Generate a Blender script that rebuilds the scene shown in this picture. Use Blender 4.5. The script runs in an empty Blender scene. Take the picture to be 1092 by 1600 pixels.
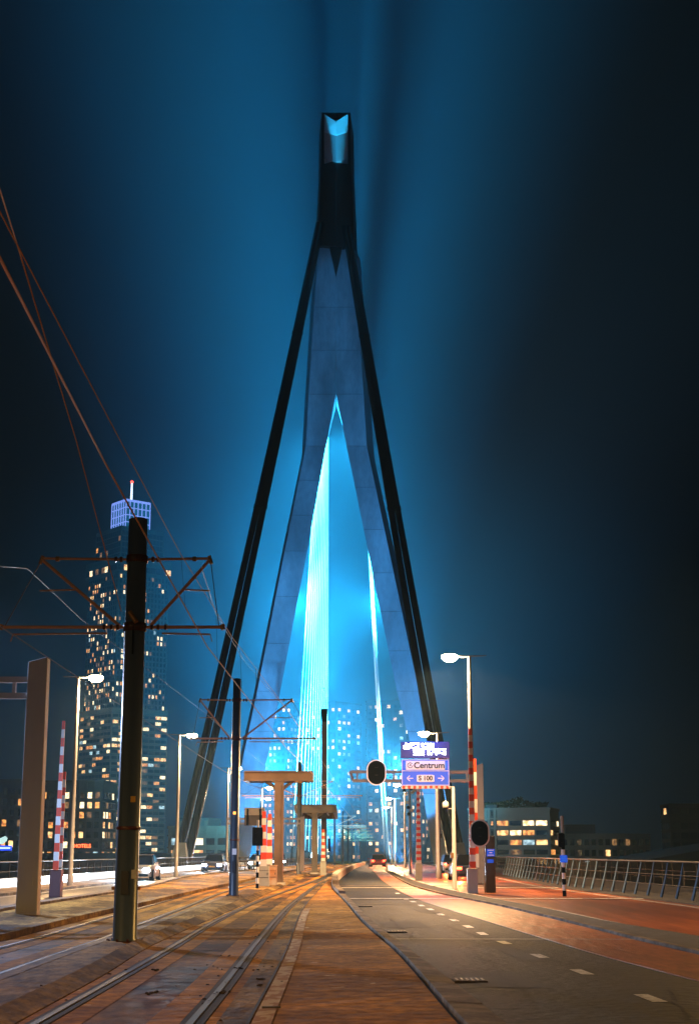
import bpy, bmesh, math, random
from mathutils import Vector, Matrix
R = math.radians
random.seed(7)
# ------------------------------------------------------------------ camera, world, light, exposure
F = 2341.0; PITCH = math.atan(545/F); CAMZ = 1.5
sc = bpy.context.scene
cam_d = bpy.data.cameras.new('camera'); cam = bpy.data.objects.new('camera', cam_d)
sc.collection.objects.link(cam); sc.camera = cam
cam_d.sensor_fit = 'VERTICAL'; cam_d.sensor_height = 36; cam_d.lens = F/1600*36
cam_d.clip_start = .1; cam_d.clip_end = 9000
cam.location = (0, 0, CAMZ); cam.rotation_euler = (math.pi/2+PITCH, 0, 0)
W = bpy.data.worlds.new('World'); sc.world = W; W.use_nodes = True
wn = W.node_tree; wn.nodes.clear()
_o = wn.nodes.new('ShaderNodeOutputWorld'); _b = wn.nodes.new('ShaderNodeBackground')
_s = wn.nodes.new('ShaderNodeTexSky'); _s.sky_type = 'NISHITA'; _s.sun_disc = False
_s.sun_elevation = R(-5); _s.sun_rotation = R(175)
_a = wn.nodes.new('ShaderNodeMix'); _a.data_type = 'RGBA'; _a.blend_type = 'ADD'; _a.inputs[0].default_value = 1
# the night sky's own faint blue, a little paler towards the horizon
_t = wn.nodes.new('ShaderNodeTexCoord'); _x = wn.nodes.new('ShaderNodeSeparateXYZ'); _r = wn.nodes.new('ShaderNodeValToRGB')
_r.color_ramp.elements[0].position = 0; _r.color_ramp.elements[0].color = (.0022, .015, .026, 1)
_r.color_ramp.elements[1].position = .5; _r.color_ramp.elements[1].color = (.0003, .0012, .004, 1)
wn.links.new(_t.outputs['Generated'], _x.inputs[0]); wn.links.new(_x.outputs['Z'], _r.inputs[0]); wn.links.new(_r.outputs[0], _a.inputs[7])
_b.inputs['Strength'].default_value = 0.12
wn.links.new(_s.outputs[0], _a.inputs[6]); wn.links.new(_a.outputs[2], _b.inputs[0]); wn.links.new(_b.outputs[0], _o.inputs[0])
sc.view_settings.view_transform = 'Standard'; sc.view_settings.look = 'None'
sc.view_settings.exposure = -0.1; sc.view_settings.gamma = 1
sc.render.engine = 'CYCLES'
cy = sc.cycles
cy.use_denoising = True; cy.volume_bounces = 0; cy.max_bounces = 5; cy.diffuse_bounces = 2
cy.glossy_bounces = 3; cy.transmission_bounces = 4; cy.transparent_max_bounces = 16
cy.sample_clamp_indirect = 3; cy.caustics_reflective = False; cy.caustics_refractive = False
cy.use_light_tree = True

# ------------------------------------------------------------------ helpers
COL = sc.collection
CP, SP = math.cos(PITCH), math.sin(PITCH)
def P(px, py, D):                      # point at distance D (world y) seen at a pixel of the photo
    u = (px-546)/F; v = (800-py)/F
    t = D/(CP - v*SP)
    return Vector((u*t, D, CAMZ + t*(v*CP + SP)))
GZ = [(-60,0),(30,0),(57,.17),(110,.46),(170,.72),(245,.92),(350,1.22),(420,1.2),(520,.6),(900,-6)]
def lerp_tab(tab, y):
    if y <= tab[0][0]: return tab[0][1]
    for (a, va), (b, vb) in zip(tab, tab[1:]):
        if y <= b: return va + (vb-va)*(y-a)/(b-a)
    return tab[-1][1]
def gz(y): return lerp_tab(GZ, y)
def G(px, py, dz=0):                   # the pixel's point on the ground
    lo, hi = 5.0, 420.0
    for _ in range(50):
        m = (lo+hi)/2
        if P(px, py, m).z > gz(m)+dz: lo = m
        else: hi = m
    p = P(px, py, lo); return p
def mat(name, col=(.5,.5,.5), rough=.6, metal=0, noise=0, scale=5, col2=None, bump=0, emit=None, es=0, spec=.5, stretch=None, coords='Object', detail=6, contrast=None, grain=0, stain=0, fleck=None):
    m = bpy.data.materials.new(name); m.use_nodes = True; nt = m.node_tree
    b = nt.nodes['Principled BSDF']
    b.inputs['Base Color'].default_value = (*col, 1); b.inputs['Roughness'].default_value = rough
    b.inputs['Metallic'].default_value = metal; b.inputs['Specular IOR Level'].default_value = spec
    if emit: b.inputs['Emission Color'].default_value = (*emit, 1); b.inputs['Emission Strength'].default_value = es
    if noise or col2 or bump:
        tc = nt.nodes.new('ShaderNodeTexCoord'); n = nt.nodes.new('ShaderNodeTexNoise')
        n.inputs['Scale'].default_value = scale; n.inputs['Detail'].default_value = detail
        mp = nt.nodes.new('ShaderNodeMapping')
        if stretch: mp.inputs['Scale'].default_value = stretch
        nt.links.new(tc.outputs[coords], mp.inputs[0]); nt.links.new(mp.outputs[0], n.inputs['Vector'])
        rp = nt.nodes.new('ShaderNodeValToRGB')
        c2 = col2 or tuple(c*(1-noise) for c in col)
        lo, hi = contrast or (.35, .65)
        rp.color_ramp.elements[0].position = lo; rp.color_ramp.elements[0].color = (*c2, 1)
        rp.color_ramp.elements[1].position = hi; rp.color_ramp.elements[1].color = (*col, 1)
        nt.links.new(n.outputs['Fac'], rp.inputs[0]); nt.links.new(rp.outputs[0], b.inputs['Base Color'])
        last = rp.outputs[0]
        for amt, sc_, lo_, hi_ in ((grain, scale*7, .36, .62), (stain, scale*.45, .42, .60)):
            if not amt: continue
            n3 = nt.nodes.new('ShaderNodeTexNoise'); n3.inputs['Scale'].default_value = sc_; n3.inputs['Detail'].default_value = 5; n3.inputs['Roughness'].default_value = .65
            r3 = nt.nodes.new('ShaderNodeValToRGB'); r3.color_ramp.elements[0].position = lo_; r3.color_ramp.elements[1].position = hi_
            r3.color_ramp.elements[0].color = (1-amt, 1-amt*1.05, 1-amt*1.1, 1)
            mx = nt.nodes.new('ShaderNodeMix'); mx.data_type = 'RGBA'; mx.blend_type = 'MULTIPLY'; mx.inputs[0].default_value = 1
            nt.links.new(mp.outputs[0], n3.inputs['Vector']); nt.links.new(n3.outputs['Fac'], r3.inputs[0])
            nt.links.new(last, mx.inputs[6]); nt.links.new(r3.outputs[0], mx.inputs[7]); nt.links.new(mx.outputs[2], b.inputs['Base Color']); last = mx.outputs[2]
        if fleck:
            n4 = nt.nodes.new('ShaderNodeTexNoise'); n4.inputs['Scale'].default_value = fleck[1]; n4.inputs['Detail'].default_value = 4
            r4 = nt.nodes.new('ShaderNodeValToRGB'); r4.color_ramp.elements[0].position = fleck[2]; r4.color_ramp.elements[1].position = fleck[2]+.06
            mx = nt.nodes.new('ShaderNodeMix'); mx.data_type = 'RGBA'; mx.inputs[7].default_value = (*fleck[0], 1)
            nt.links.new(mp.outputs[0], n4.inputs['Vector']); nt.links.new(n4.outputs['Fac'], r4.inputs[0]); nt.links.new(r4.outputs[0], mx.inputs[0])
            nt.links.new(last, mx.inputs[6]); nt.links.new(mx.outputs[2], b.inputs['Base Color']); last = mx.outputs[2]
        if bump:
            bp = nt.nodes.new('ShaderNodeBump'); bp.inputs['Strength'].default_value = bump; bp.inputs['Distance'].default_value = .05
            n2 = nt.nodes.new('ShaderNodeTexNoise'); n2.inputs['Scale'].default_value = scale*4; n2.inputs['Detail'].default_value = 8
            nt.links.new(mp.outputs[0], n2.inputs['Vector'])
            nt.links.new(n2.outputs['Fac'], bp.inputs['Height']); nt.links.new(bp.outputs[0], b.inputs['Normal'])
    return m
def tag(o, label=None, cat=None, group=None, kind=None):
    if label: o['label'] = label
    if cat: o['category'] = cat
    if group: o['group'] = group
    if kind: o['kind'] = kind
    return o
def empty(name, loc=(0,0,0), rz=0, label=None, cat=None, group=None, kind=None):
    o = bpy.data.objects.new(name, None); COL.objects.link(o)
    o.location = loc; o.rotation_euler = (0,0,rz); o.empty_display_size = .3
    return tag(o, label, cat, group, kind)
class MB:                              # collects shapes, builds ONE mesh object
    def __init__(s): s.v = []; s.f = []; s.mi = []; s.cur = 0; s.sm = []
    def add(s, vs, fs, smooth=False):
        n = len(s.v); s.v += [tuple(v) for v in vs]
        for f in fs: s.f.append([i+n for i in f]); s.mi.append(s.cur); s.sm.append(smooth)
        return s
    def box(s, c, size, rz=0, taper=1, M=None):
        x, y, z = [a/2 for a in size]; vs = []
        for sz in (-1, 1):
            k = taper if sz > 0 else 1
            for sx, sy in ((-1,-1),(1,-1),(1,1),(-1,1)):
                vx, vy, vz = sx*x*k, sy*y*k, sz*z
                if rz: vx, vy = vx*math.cos(rz)-vy*math.sin(rz), vx*math.sin(rz)+vy*math.cos(rz)
                v = Vector((vx+c[0], vy+c[1], vz+c[2])); vs.append(M @ v if M else v)
        return s.add(vs, [(3,2,1,0),(4,5,6,7),(0,1,5,4),(1,2,6,5),(2,3,7,6),(3,0,4,7)])
    def tube(s, a, b, r, r2=None, n=8, smooth=True, caps=True):
        a = Vector(a); b = Vector(b); d = (b-a)
        if d.length < 1e-6: return s
        d.normalize(); r2 = r if r2 is None else r2
        up = Vector((0,0,1)) if abs(d.z) < .95 else Vector((1,0,0))
        x = d.cross(up).normalized(); y = d.cross(x)
        vs = []
        for p, q in ((a, r), (b, r2)):
            for i in range(n):
                t = 2*math.pi*i/n; vs.append(p + x*(q*math.cos(t)) + y*(q*math.sin(t)))
        s.add(vs, [(i, (i+1)%n, n+(i+1)%n, n+i) for i in range(n)], smooth)
        if caps: s.add(vs[:n], [tuple(range(n-1, -1, -1))]); s.add(vs[n:], [tuple(range(n))])
        return s
    def path(s, pts, r, n=6):
        ps = [Vector(p) for p in pts]; rings = []; x = None
        for i, p in enumerate(ps):
            d = (ps[min(i+1, len(ps)-1)]-ps[max(i-1, 0)]).normalized()
            if x is None: x = d.cross(Vector((0,0,1)) if abs(d.z) < .95 else Vector((1,0,0))).normalized()
            x = (x-d*x.dot(d)).normalized(); y = d.cross(x)
            rings.append([p+x*(r*math.cos(2*math.pi*k/n))+y*(r*math.sin(2*math.pi*k/n)) for k in range(n)])
        return s.loft(rings, caps=False, smooth=True)
    def lathe(s, c, prof, n=16, smooth=True):
        vs = []; fs = []
        for r, z in prof:
            for i in range(n):
                t = 2*math.pi*i/n; vs.append((c[0]+r*math.cos(t), c[1]+r*math.sin(t), c[2]+z))
        for k in range(len(prof)-1):
            for i in range(n): fs.append((k*n+i, k*n+(i+1)%n, (k+1)*n+(i+1)%n, (k+1)*n+i))
        s.add(vs, fs, smooth)
        s.add(vs[:n], [tuple(range(n-1, -1, -1))]); s.add(vs[-n:], [tuple(range(n))])
        return s
    def prism(s, poly, y0, y1):        # polygon in x,z pushed along y
        n = len(poly); vs = [(x, y0, z) for x, z in poly]+[(x, y1, z) for x, z in poly]
        return s.add(vs, [tuple(range(n)), tuple(range(2*n-1, n-1, -1))]+[(i, n+i, n+(i+1)%n, (i+1)%n) for i in range(n)])
    def loft(s, rings, caps=True, smooth=False):
        n = len(rings[0]); vs = [v for r in rings for v in r]
        fs = [(k*n+i, k*n+(i+1)%n, (k+1)*n+(i+1)%n, (k+1)*n+i) for k in range(len(rings)-1) for i in range(n)]
        if caps: fs += [tuple(range(n-1, -1, -1)), tuple((len(rings)-1)*n+i for i in range(n))]
        return s.add(vs, fs, smooth)
    def build(s, name, m, parent=None, bevel=0, at=None, **kw):
        me = bpy.data.meshes.new(name)
        vs = s.v
        if at is not None: vs = [(v[0]-at[0], v[1]-at[1], v[2]-at[2]) for v in vs]
        me.from_pydata(vs, [], s.f); me.validate(); 
        for mm in (m if isinstance(m, (list, tuple)) else [m]): me.materials.append(mm)
        if len(me.polygons) == len(s.mi):
            me.polygons.foreach_set('material_index', s.mi); me.polygons.foreach_set('use_smooth', s.sm)
        bm = bmesh.new(); bm.from_mesh(me); bmesh.ops.recalc_face_normals(bm, faces=bm.faces); bm.to_mesh(me); bm.free()
        o = bpy.data.objects.new(name, me); COL.objects.link(o)
        if at is not None: o.location = at
        if parent: o.parent = parent
        if bevel:
            b = o.modifiers.new('bevel', 'BEVEL'); b.width = bevel; b.segments = 2; b.limit_method = 'ANGLE'
        return tag(o, **kw)
def copy_tree(o, parent=None):
    c = o.copy(); COL.objects.link(c); c.parent = parent
    for ch in [x for x in bpy.data.objects if x.parent == o]: copy_tree(ch, c)
    return c
def relabel(o, label): o['label'] = label; return o
def lamp(name, kind, loc, energy, color, parent=None, target=None, cone=None, blend=.5, radius=.1):
    d = bpy.data.lights.new(name, kind); d.energy = energy; d.color = color
    if kind in ('POINT', 'SPOT'): d.shadow_soft_size = radius
    if kind == 'SPOT': d.spot_size = R(cone); d.spot_blend = blend
    o = bpy.data.objects.new(name, d); COL.objects.link(o); o.location = loc
    if target is not None:
        o.rotation_euler = (Vector(target)-Vector(loc)).to_track_quat('-Z', 'Y').to_euler()
    if parent: o.parent = parent
    return o
# ------------------------------------------------------------------ haze and the bridge's blue floodlights
HAZE = .0005
def make_haze():
    b = MB(); b.box((0, 1400, 145), (3600, 3200, 320)); m = bpy.data.materials.new('mist'); m.use_nodes = True
    nt = m.node_tree; nt.nodes.clear(); o = nt.nodes.new('ShaderNodeOutputMaterial'); v = nt.nodes.new('ShaderNodeVolumePrincipled')
    v.inputs['Color'].default_value = (.42,.74,1,1); v.inputs['Density'].default_value = HAZE; v.inputs['Anisotropy'].default_value = .1
    nt.links.new(v.outputs[0], o.inputs['Volume'])
    b.build('haze', m, kind='stuff')
make_haze()
BLUE = (.03, .62, 1.0); BLUE2 = (.006, .47, 1.0)
def axis_x(D, off=0): return .0243*D - 7.3 + off     # centre line of the bridge
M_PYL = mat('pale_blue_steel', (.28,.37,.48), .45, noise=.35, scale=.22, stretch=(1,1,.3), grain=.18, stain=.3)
M_PYLD = mat('head_shade_and_seam_steel', (.008,.009,.011), .6)  # near black for seams; on the head the shade is in this colour
M_CABLE = mat('white_cable', (.8,.82,.82), .5)
M_STAY = mat('black_steel_tube', (.02,.022,.025), .25, spec=.6)
br = empty('cable_stayed_bridge', (axis_x(226), 226, gz(226)), label='tall pale steel bridge pylon with a bent fork shape, black backstays and white stay cables', cat='bridge')
BO = Vector(br.location)
def leg(stat, side):
    rings = []
    for y, xl, xr, D, th in stat:
        a, b = P(xl, y, D), P(xr, y, D)
        bw = (1.1 if side < 0 else 0.3), (0.3 if side < 0 else 1.1)
        xin = .0 if abs(P(525, y, D).x - (b.x if side < 0 else a.x)) < .3 else (.8)
        l = Vector((a.x-(.9 if side < 0 else -xin), D+th, a.z)); r = Vector((b.x+(1.3 if side > 0 else -xin), D+th, b.z))
        rings.append([a, b, r, l])
    MB().loft(rings).build('pylon_leg', M_PYL, br, at=BO)
    sm = MB(); k = 0
    for r0, r1 in zip(rings, rings[1:]):
        n = max(1, int((r1[0].z-r0[0].z)/6))
        for q in range(n):
            t = q/n; a, b = r0[0].lerp(r1[0], t), r0[1].lerp(r1[1], t)
            if (b-a).length > .5: sm.tube(a+Vector((.03,-.02,0)), b+Vector((-.03,-.005,0)), .02, n=4, smooth=False)
    ws = sm.build('weld_seams', M_PYLD, br, at=BO, kind='stuff'); ws.location = (0,0,0)
    bpy.data.objects['pylon_leg' if side < 0 else 'pylon_leg.001'].location = (0,0,0)
def build_pylon():
    leg([(1352,371,388,226,4.5),(1240,373,409,227,4.5),(1207,375,413,228,5),(1080,402,438,231,5.5),(861,445,480,235,6),(697,478,509.5,240,6.5),
         (616,482.5,524.6,241,6.5),(480,491,525,243,6.5),(385,498,525,244,6)], -1)
    leg([(1352,678,707,226,4.5),(1240,661,697,227,4.5),(1207,653,690,228,5),(1080,620,654,231,5.5),(895,582,615,235,6),(697,541.5,573,240,6.5),
         (616,525.4,568,241,6.5),(480,525,559,243,6.5),(385,525,552,244,6)], 1)
    # trunk above the fork, leaning forward
    rings = []
    for y, xl, xr, D, th in [(384,497,553,243,7),(340,498,552,241,7),(245,502,548,235,8),(176,503,547,231,8)]:
        a, b = P(xl, y, D), P(xr, y, D); m = P(525, y, D-1.2)
        rings.append([a, m, b, b+Vector((.6,th,0)), a+Vector((-.6,th,0))])
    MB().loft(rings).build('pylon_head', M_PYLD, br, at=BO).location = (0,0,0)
    a, b, c_ = P(514.5, 383, 242.7), P(535, 383, 242.7), P(524.8, 432, 243.1)
    MB().add([a, b, c_, a+Vector((0,1.5,0)), b+Vector((0,1.5,0)), c_+Vector((0,1.5,0))], [(0,1,2),(5,4,3),(0,3,4,1),(1,4,5,2),(2,5,3,0)]).build('neck_shade_panel', M_PYLD, br, at=BO).location = (0,0,0)  # V edge of the shadow on the neck, shaped as a dark panel
    rings = []                          # added block behind the trunk, keeps uplight off the mist above
    for y, xl, xr in ((380,500,550),(300,503,547),(205,507,544)):
        a, b = P(xl, y, 243), P(xr, y, 243); k = .93 if y < 250 else .97
        rings.append([a, b, b+Vector((.2,22,0)), a+Vector((-.2,22,0))])
    MB().loft(rings).build('uplight_blocker', M_PYLD, br, at=BO).location = (0,0,0)
    # wedge panel of the cable chamber
    rings = []
    for y, dz, D in [(248,0,233.5),(206,0,231.6),(205,0,231.0),(178,0,228.6)]:
        a, b, m = P(506.5, y, D), P(543.5, y, D), P(525, y+(6 if y>200 else 12)*(1 if y > 200 else 1), D-1.6)
        rings.append([a, m, b, b+Vector((0,2,0)), a+Vector((0,2,0))])
    MB().loft(rings).build('cable_chamber', mat('slate_blue_paint', (.30,.36,.42), .5), br, at=BO).location = (0,0,0)
    for s, (tx, ty), (bx, by), pts in ((-1,(500,350),(281,1343),None),(1,(541,355),(717,1343),None)):
        for k in (-1, 1):
            a = P(tx+k*3.0, ty, 241); b = P(bx+k*8, by, 150); b.z = gz(150)-.5
            g = (b-a)*.012; g.z += .0
            # slight sag
            pts = []
            for i in range(17):
                t = i/16; p = a.lerp(b, t); p.z -= 2.2*4*t*(1-t)*.5; pts.append(p)
            mb = MB(); mb.path(pts, .43, n=12)
            for t in (4, 9): mb.tube(pts[t], pts[t]+(pts[t+1]-pts[t]).normalized()*.5, .49, n=12)
            mb.build('backstay', M_STAY, br, at=BO).location = (0,0,0)
        a = P(bx, by, 150); mb = MB()
        mb.loft([[Vector((a.x-1.3,147,gz(150)-2)),Vector((a.x+1.3,147,gz(150)-2)),Vector((a.x+1.3,153,gz(150)-2)),Vector((a.x-1.3,153,gz(150)-2))],
                 [Vector((a.x-.5,150,gz(150)+2.6)),Vector((a.x+.5,150,gz(150)+2.6)),Vector((a.x+.5,151,gz(150)+2.6)),Vector((a.x-.5,151,gz(150)+2.6))]])
        mb.build('backstay_anchor', M_PYL, br, at=BO).location = (0,0,0)
    # fan of stay cables
    for s in (-1, 1):
        for i in range(12):
            t = i/11
            top = P(500+13*t, 620-190*t, 247) if s < 0 else P(566-12*t, 640-180*t, 247)
            D = 302+ t*180
            bot = Vector((.0243*D + ((.35 if i % 2 else -.35) if s > 0 else -18.7), D, gz(D)+.6))
            mb = MB(); mb.tube(bot, top, .095 if s < 0 else .19, n=6)
            mb.build('stay_cable', M_CABLE, br, at=BO).location = (0,0,0)
            d = (top-bot).normalized(); k_ = 1
            MB().tube(bot-d*.8, bot+d*3.2, .22, .16, n=8).build('cable_socket', M_STAY, br, at=BO).location = (0,0,0)
build_pylon()
def floods():
    for s in (-1, 1):
        for D, e, tz in ():
            x = .0243*D + (.8 if s > 0 else -19.4)
            lamp('bridge_floodlight', 'SPOT', (x, D, gz(D)+.6), e*FL, (.34,.80,1.0), target=(axis_x(250)+s*2, 250, tz), cone=19, blend=.8, radius=.6)
        lamp('cable_floodlight', 'SPOT', (.0243*250+(2 if s > 0 else -20.5), 250, 16), FL*.16, (.65,.92,1.0), target=(.0243*400+(1 if s > 0 else -19.4), 400, 34), cone=44, blend=.8, radius=.6)
        for k in range(6):                             # small lamps at the cable feet
            D = 288+32*k; x = .0243*D + (1.2 if s > 0 else -20.2)
            lamp('cable_lamp', 'SPOT', (x, D, gz(D)+.4), FL*.05, (.7,.94,1.0), target=(axis_x(D-25)+s*6, D-24, 30), cone=70, blend=.9, radius=.3)
FL = 1.5e6
floods()
def mist_floods():
    for D, ox, w, cone, tz, tx, tD, c in ((257, -1.6, 3.6e6, 30, 140, 0, 256, BLUE2), (254, -16, .7e6, 15, 140, -14, 280, BLUE2), (254, 15, .35e6, 14, 140, 12, 280, BLUE2)):
        lamp('mist_floodlight', 'SPOT', (axis_x(D)+ox, D, gz(D)+.8), w*MF, c, target=(axis_x(240)+tx, tD, tz), cone=cone, blend=1, radius=1.0)
    # lamps on the rear of the pylon facing along the span, lighting mist and cables
    for s, ox, z, w, cone, dz in ((-1, 12, 16, 3.2e6, 32, 18), (1, 12, 16, 3.2e6, 31, 18), (-1, 8, 44, 2.4e6, 34, 18), (1, 8, 44, 2.4e6, 32, 18), (-1, 3.6, 74, 1.1e6, 40, 4), (1, 3.6, 74, 1.1e6, 38, 4)):
        lamp('span_lamp', 'SPOT', (axis_x(250)-1+s*ox, 249, z), w*SF, BLUE, target=(axis_x(400)-(1 if s < 0 else 15), 400, z+dz), cone=cone, blend=1, radius=1)
    # uplights on the rear of the pylon, one above the other
    for z, w, cone, c in ((3, 2.4e6, 48, BLUE), (28, .9e6, 46, BLUE), (52, .3e6, 44, BLUE)):
        lamp('pylon_uplight', 'SPOT', (axis_x(256)-2.2, 256, z), w*PF, c, target=(axis_x(256)-2.6, 260, z+60), cone=cone, blend=1, radius=1.2)
    for s in (-1, 1):
        lamp('pylon_floodlight', 'SPOT', (axis_x(188)+s*9, 188, gz(188)+.4), 2.9e5, (.07,.42,.85), target=(axis_x(188)+s*5, 243, 39), cone=56, blend=.12, radius=.15)
MF = 1.5; PF = 2.2; SF = 2.4
for z, s, w, c in ((-6, -1, 6.0e6, 45), (-6, 1, 4.8e6, 42), (24, -1, 2.0e6, 38), (24, 1, 1.4e6, 36)):
    lamp('leg_uplight', 'SPOT', (axis_x(250)+s*(14-z*.1), 258, z), w, BLUE2, target=(axis_x(250)+s*(14-z*.1+2), 288, z+60), cone=c, blend=1, radius=1)
mist_floods()
lamp('chamber_lamp', 'SPOT', P(525,338,232), 1800, (.3,.38,.6), br, target=P(525,214,229.5), cone=38, blend=.2, radius=.1).location = P(525,338,232)-BO
# ------------------------------------------------------------------ the ground: river, banks, deck, tracks, roads
M_WATER = mat('river_water', (.006,.010,.014), .08, noise=.3, scale=.2, bump=.6)
M_BANK = mat('bank_ground', (.03,.032,.03), .9, noise=.4, scale=.05)
M_ASPH = mat('asphalt', (.032,.037,.045), .66, noise=.35, scale=1.3, bump=.9, contrast=(.3,.7), grain=.6, stain=.5, fleck=((.17,.15,.12), 7, .70), spec=0.2)
M_ASPHL = mat('pale_asphalt', (.13,.13,.13), .42, noise=.3, scale=.8, bump=.4, grain=.4, stain=.4)
M_RED = mat('red_asphalt', (.62,.17,.055), .5, noise=.22, scale=1.1, bump=.6, stretch=(1,.25,1), grain=.35, stain=.4, spec=0.15)
M_TRAILRED = mat('trail_orange_asphalt', (.60,.17,.05), .34, noise=.45, scale=.55, bump=.4, stretch=(2.2,.10,1), contrast=(.4,.62), grain=.3, stain=.4)  # orange of the traffic light trails painted into the road colour
M_VERGE = mat('dark_verge', (.045,.045,.05), .8, noise=.5, scale=2, bump=.8)
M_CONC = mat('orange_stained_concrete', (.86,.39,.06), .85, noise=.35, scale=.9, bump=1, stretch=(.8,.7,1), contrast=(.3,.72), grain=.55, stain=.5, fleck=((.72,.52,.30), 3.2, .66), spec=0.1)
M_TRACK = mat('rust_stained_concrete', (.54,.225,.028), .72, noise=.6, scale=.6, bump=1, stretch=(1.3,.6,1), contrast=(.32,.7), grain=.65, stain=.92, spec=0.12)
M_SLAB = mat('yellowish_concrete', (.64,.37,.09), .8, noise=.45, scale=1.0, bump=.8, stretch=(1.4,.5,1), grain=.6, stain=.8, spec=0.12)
M_KERB = mat('grey_concrete', (.34,.27,.21), .75, noise=.35, scale=2.2, bump=.5, grain=.35, stain=.6, spec=0.15)
M_PALE = mat('pale_concrete', (.6,.56,.5), .7, noise=.2, scale=1)
M_RAIL = mat('polished_rail_steel', (.12,.10,.08), .55, metal=.8)
M_DARK = mat('black_joint', (.012,.011,.01), .8)
M_PAINT = mat('white_road_paint', (.78,.79,.8), .55, noise=.55, scale=9, contrast=(.38,.5), grain=.3)
M_GRIME = mat('dark_grime', (.05,.03,.015), .85, noise=.6, scale=6)

def edge(pxs, extra=(), far=.0243):
    pts = sorted([(G(x, y).y, G(x, y).x) for x, y in pxs]+list(extra))
    return pts, far
def ex(B, D):
    pts, far = B
    if D <= pts[0][0]:
        (a, xa), (b, xb) = pts[0], pts[min(2, len(pts)-1)]
        s = (xb-xa)/(b-a)
        return xa + s*(max(D, a-14)-a)
    if D >= pts[-1][0]: return pts[-1][1] + far*(D-pts[-1][0])
    for i in range(len(pts)-1):
        (a, xa), (b, xb) = pts[i], pts[i+1]
        if D <= b:
            t = (D-a)/(b-a)
            # catmull-rom in x
            p0 = pts[i-1] if i > 0 else (a-(b-a), xa-(xb-xa)); p3 = pts[i+2] if i+2 < len(pts) else (b+(b-a), xb+(xb-xa))
            m0 = (xb-p0[1])/(b-p0[0])*(b-a); m1 = (p3[1]-xa)/(p3[0]-a)*(b-a)
            t2, t3 = t*t, t*t*t
            return (2*t3-3*t2+1)*xa+(t3-2*t2+t)*m0+(-2*t3+3*t2)*xb+(t3-t2)*m1
def off(B, d): return ([(D, x+d) for D, x in B[0]], B[1])
DS = [-22+3*i for i in range(12)]+[14+1.5*i for i in range(24)]+[50+4*i for i in range(25)]+[150+10*i for i in range(12)]+[270+25*i for i in range(14)]
def drange(a, b):
    return [a]+[d for d in DS if a+.2 < d < b-.2]+[b]
def ribbon(name, Bl, Br, zl, zr, m, a=-22, b=595, parent=None, thick=0, cols=1, **kw):
    mb = MB(); ds = drange(a, b); rows = []
    f = lambda z, D: z(D) if callable(z) else z
    for D in ds:
        xl, xr = ex(Bl, D), ex(Br, D); g = gz(D)
        r = [(xl+(xr-xl)*k/cols, D, g+f(zl, D)+(f(zr, D)-f(zl, D))*k/cols) for k in range(cols+1)]
        if thick: r = [(xl, D, g+f(zl, D)-thick)]+r+[(xr, D, g+f(zr, D)-thick)]
        rows.append(r)
    n = len(rows[0]); vs = [v for r in rows for v in r]
    fs = [(i*n+k, i*n+k+1, (i+1)*n+k+1, (i+1)*n+k) for i in range(len(rows)-1) for k in range(n-1)]
    if thick: fs += [tuple(range(n)), tuple(range((len(rows)-1)*n+n-1, (len(rows)-1)*n-1, -1))]
    mb.add(vs, fs)
    return mb.build(name, m, parent, **kw)
B0 = ([(10,-17.5),(65,-14.6),(110,-13.6),(225,-13.2),(500,-8)], .0243)
B1 = edge([(0,1432),(210,1395),(300,1373),(440,1358)])
B2 = edge([(0,1466),(145,1430),(207,1417),(290,1397),(385,1376),(455,1361)])
B3 = edge([(0,1545),(171,1477),(281,1436),(357,1404),(440,1376),(500,1360)])
B4 = edge([(0,1592),(130,1526),(220,1476),(301,1442),(381,1409),(416,1393),(496,1362)])
B5 = edge([(385,1600),(441,1496),(471,1423),(496,1393),(512,1376),(540,1359)])
B6 = edge([(720,1600),(621,1488),(570,1444),(546,1416),(519,1386),(523,1374),(551,1357)])
B7 = edge([(782,1600),(750,1573),(639,1487),(584,1444),(555,1415),(529,1386),(531,1374),(555,1357)])
B9 = edge([(1092,1534),(948,1496),(853,1468),(765,1441),(700,1421),(643,1402),(600,1378),(582,1360)])
B10 = edge([(1092,1492),(912,1448),(784,1417),(692,1398),(640,1383),(602,1361)])
B11 = edge([(1092,1470),(948,1445),(838,1421),(765,1407),(692,1391),(650,1380),(606,1361)])
B12 = edge([(1092,1413),(985,1400),(875,1386),(765,1366)], extra=((160,10.6),(225,12.2)))
# deck body and surroundings
def plane(name, x0, x1, y0, y1, z, m, kind='structure', th=None):
    b = MB()
    if th: b.box(((x0+x1)/2, (y0+y1)/2, z-th/2), (x1-x0, y1-y0, th))
    else: b.add([(x0,y0,z),(x1,y0,z),(x1,y1,z),(x0,y1,z)], [(0,1,2,3)])
    return b.build(name, m, kind=kind)
plane('river', -1700, 1700, -150, 2900, -11, M_WATER)
plane('riverbank', -1500, 1500, 560, 2900, -8.5, M_BANK, th=3)
plane('quay', -420, -19, 40, 300, -7.5, M_BANK, th=3.4)
plane('quay', 22, 420, 30, 380, -5.5, M_BANK, th=5.4)
mb = MB(); rows = []
for D in DS:
    l, r = ex(B0, D)-1.2, ex(B12, D)+5.5; g = gz(D)
    rows.append([(l, D, g-.03), (r, D, g-.03), (r, D, g-1.4), (l, D, g-1.4)])
vs = [v for r in rows for v in r]
mb.add(vs, [(4*i+k, 4*i+(k+1)%4, 4*i+4+(k+1)%4, 4*i+4+k) for i in range(len(rows)-1) for k in range(4)])
mb.build('bridge_deck', M_KERB, kind='structure')
ribbon('left_footpath', off(B0, -1.1), off(B0, 1.6), .10, .10, M_KERB, thick=.12, kind='structure')
ribbon('left_road', off(B0, 1.5), off(B1, .05), .0, .0, M_ASPHL, cols=2, kind='structure')
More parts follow.
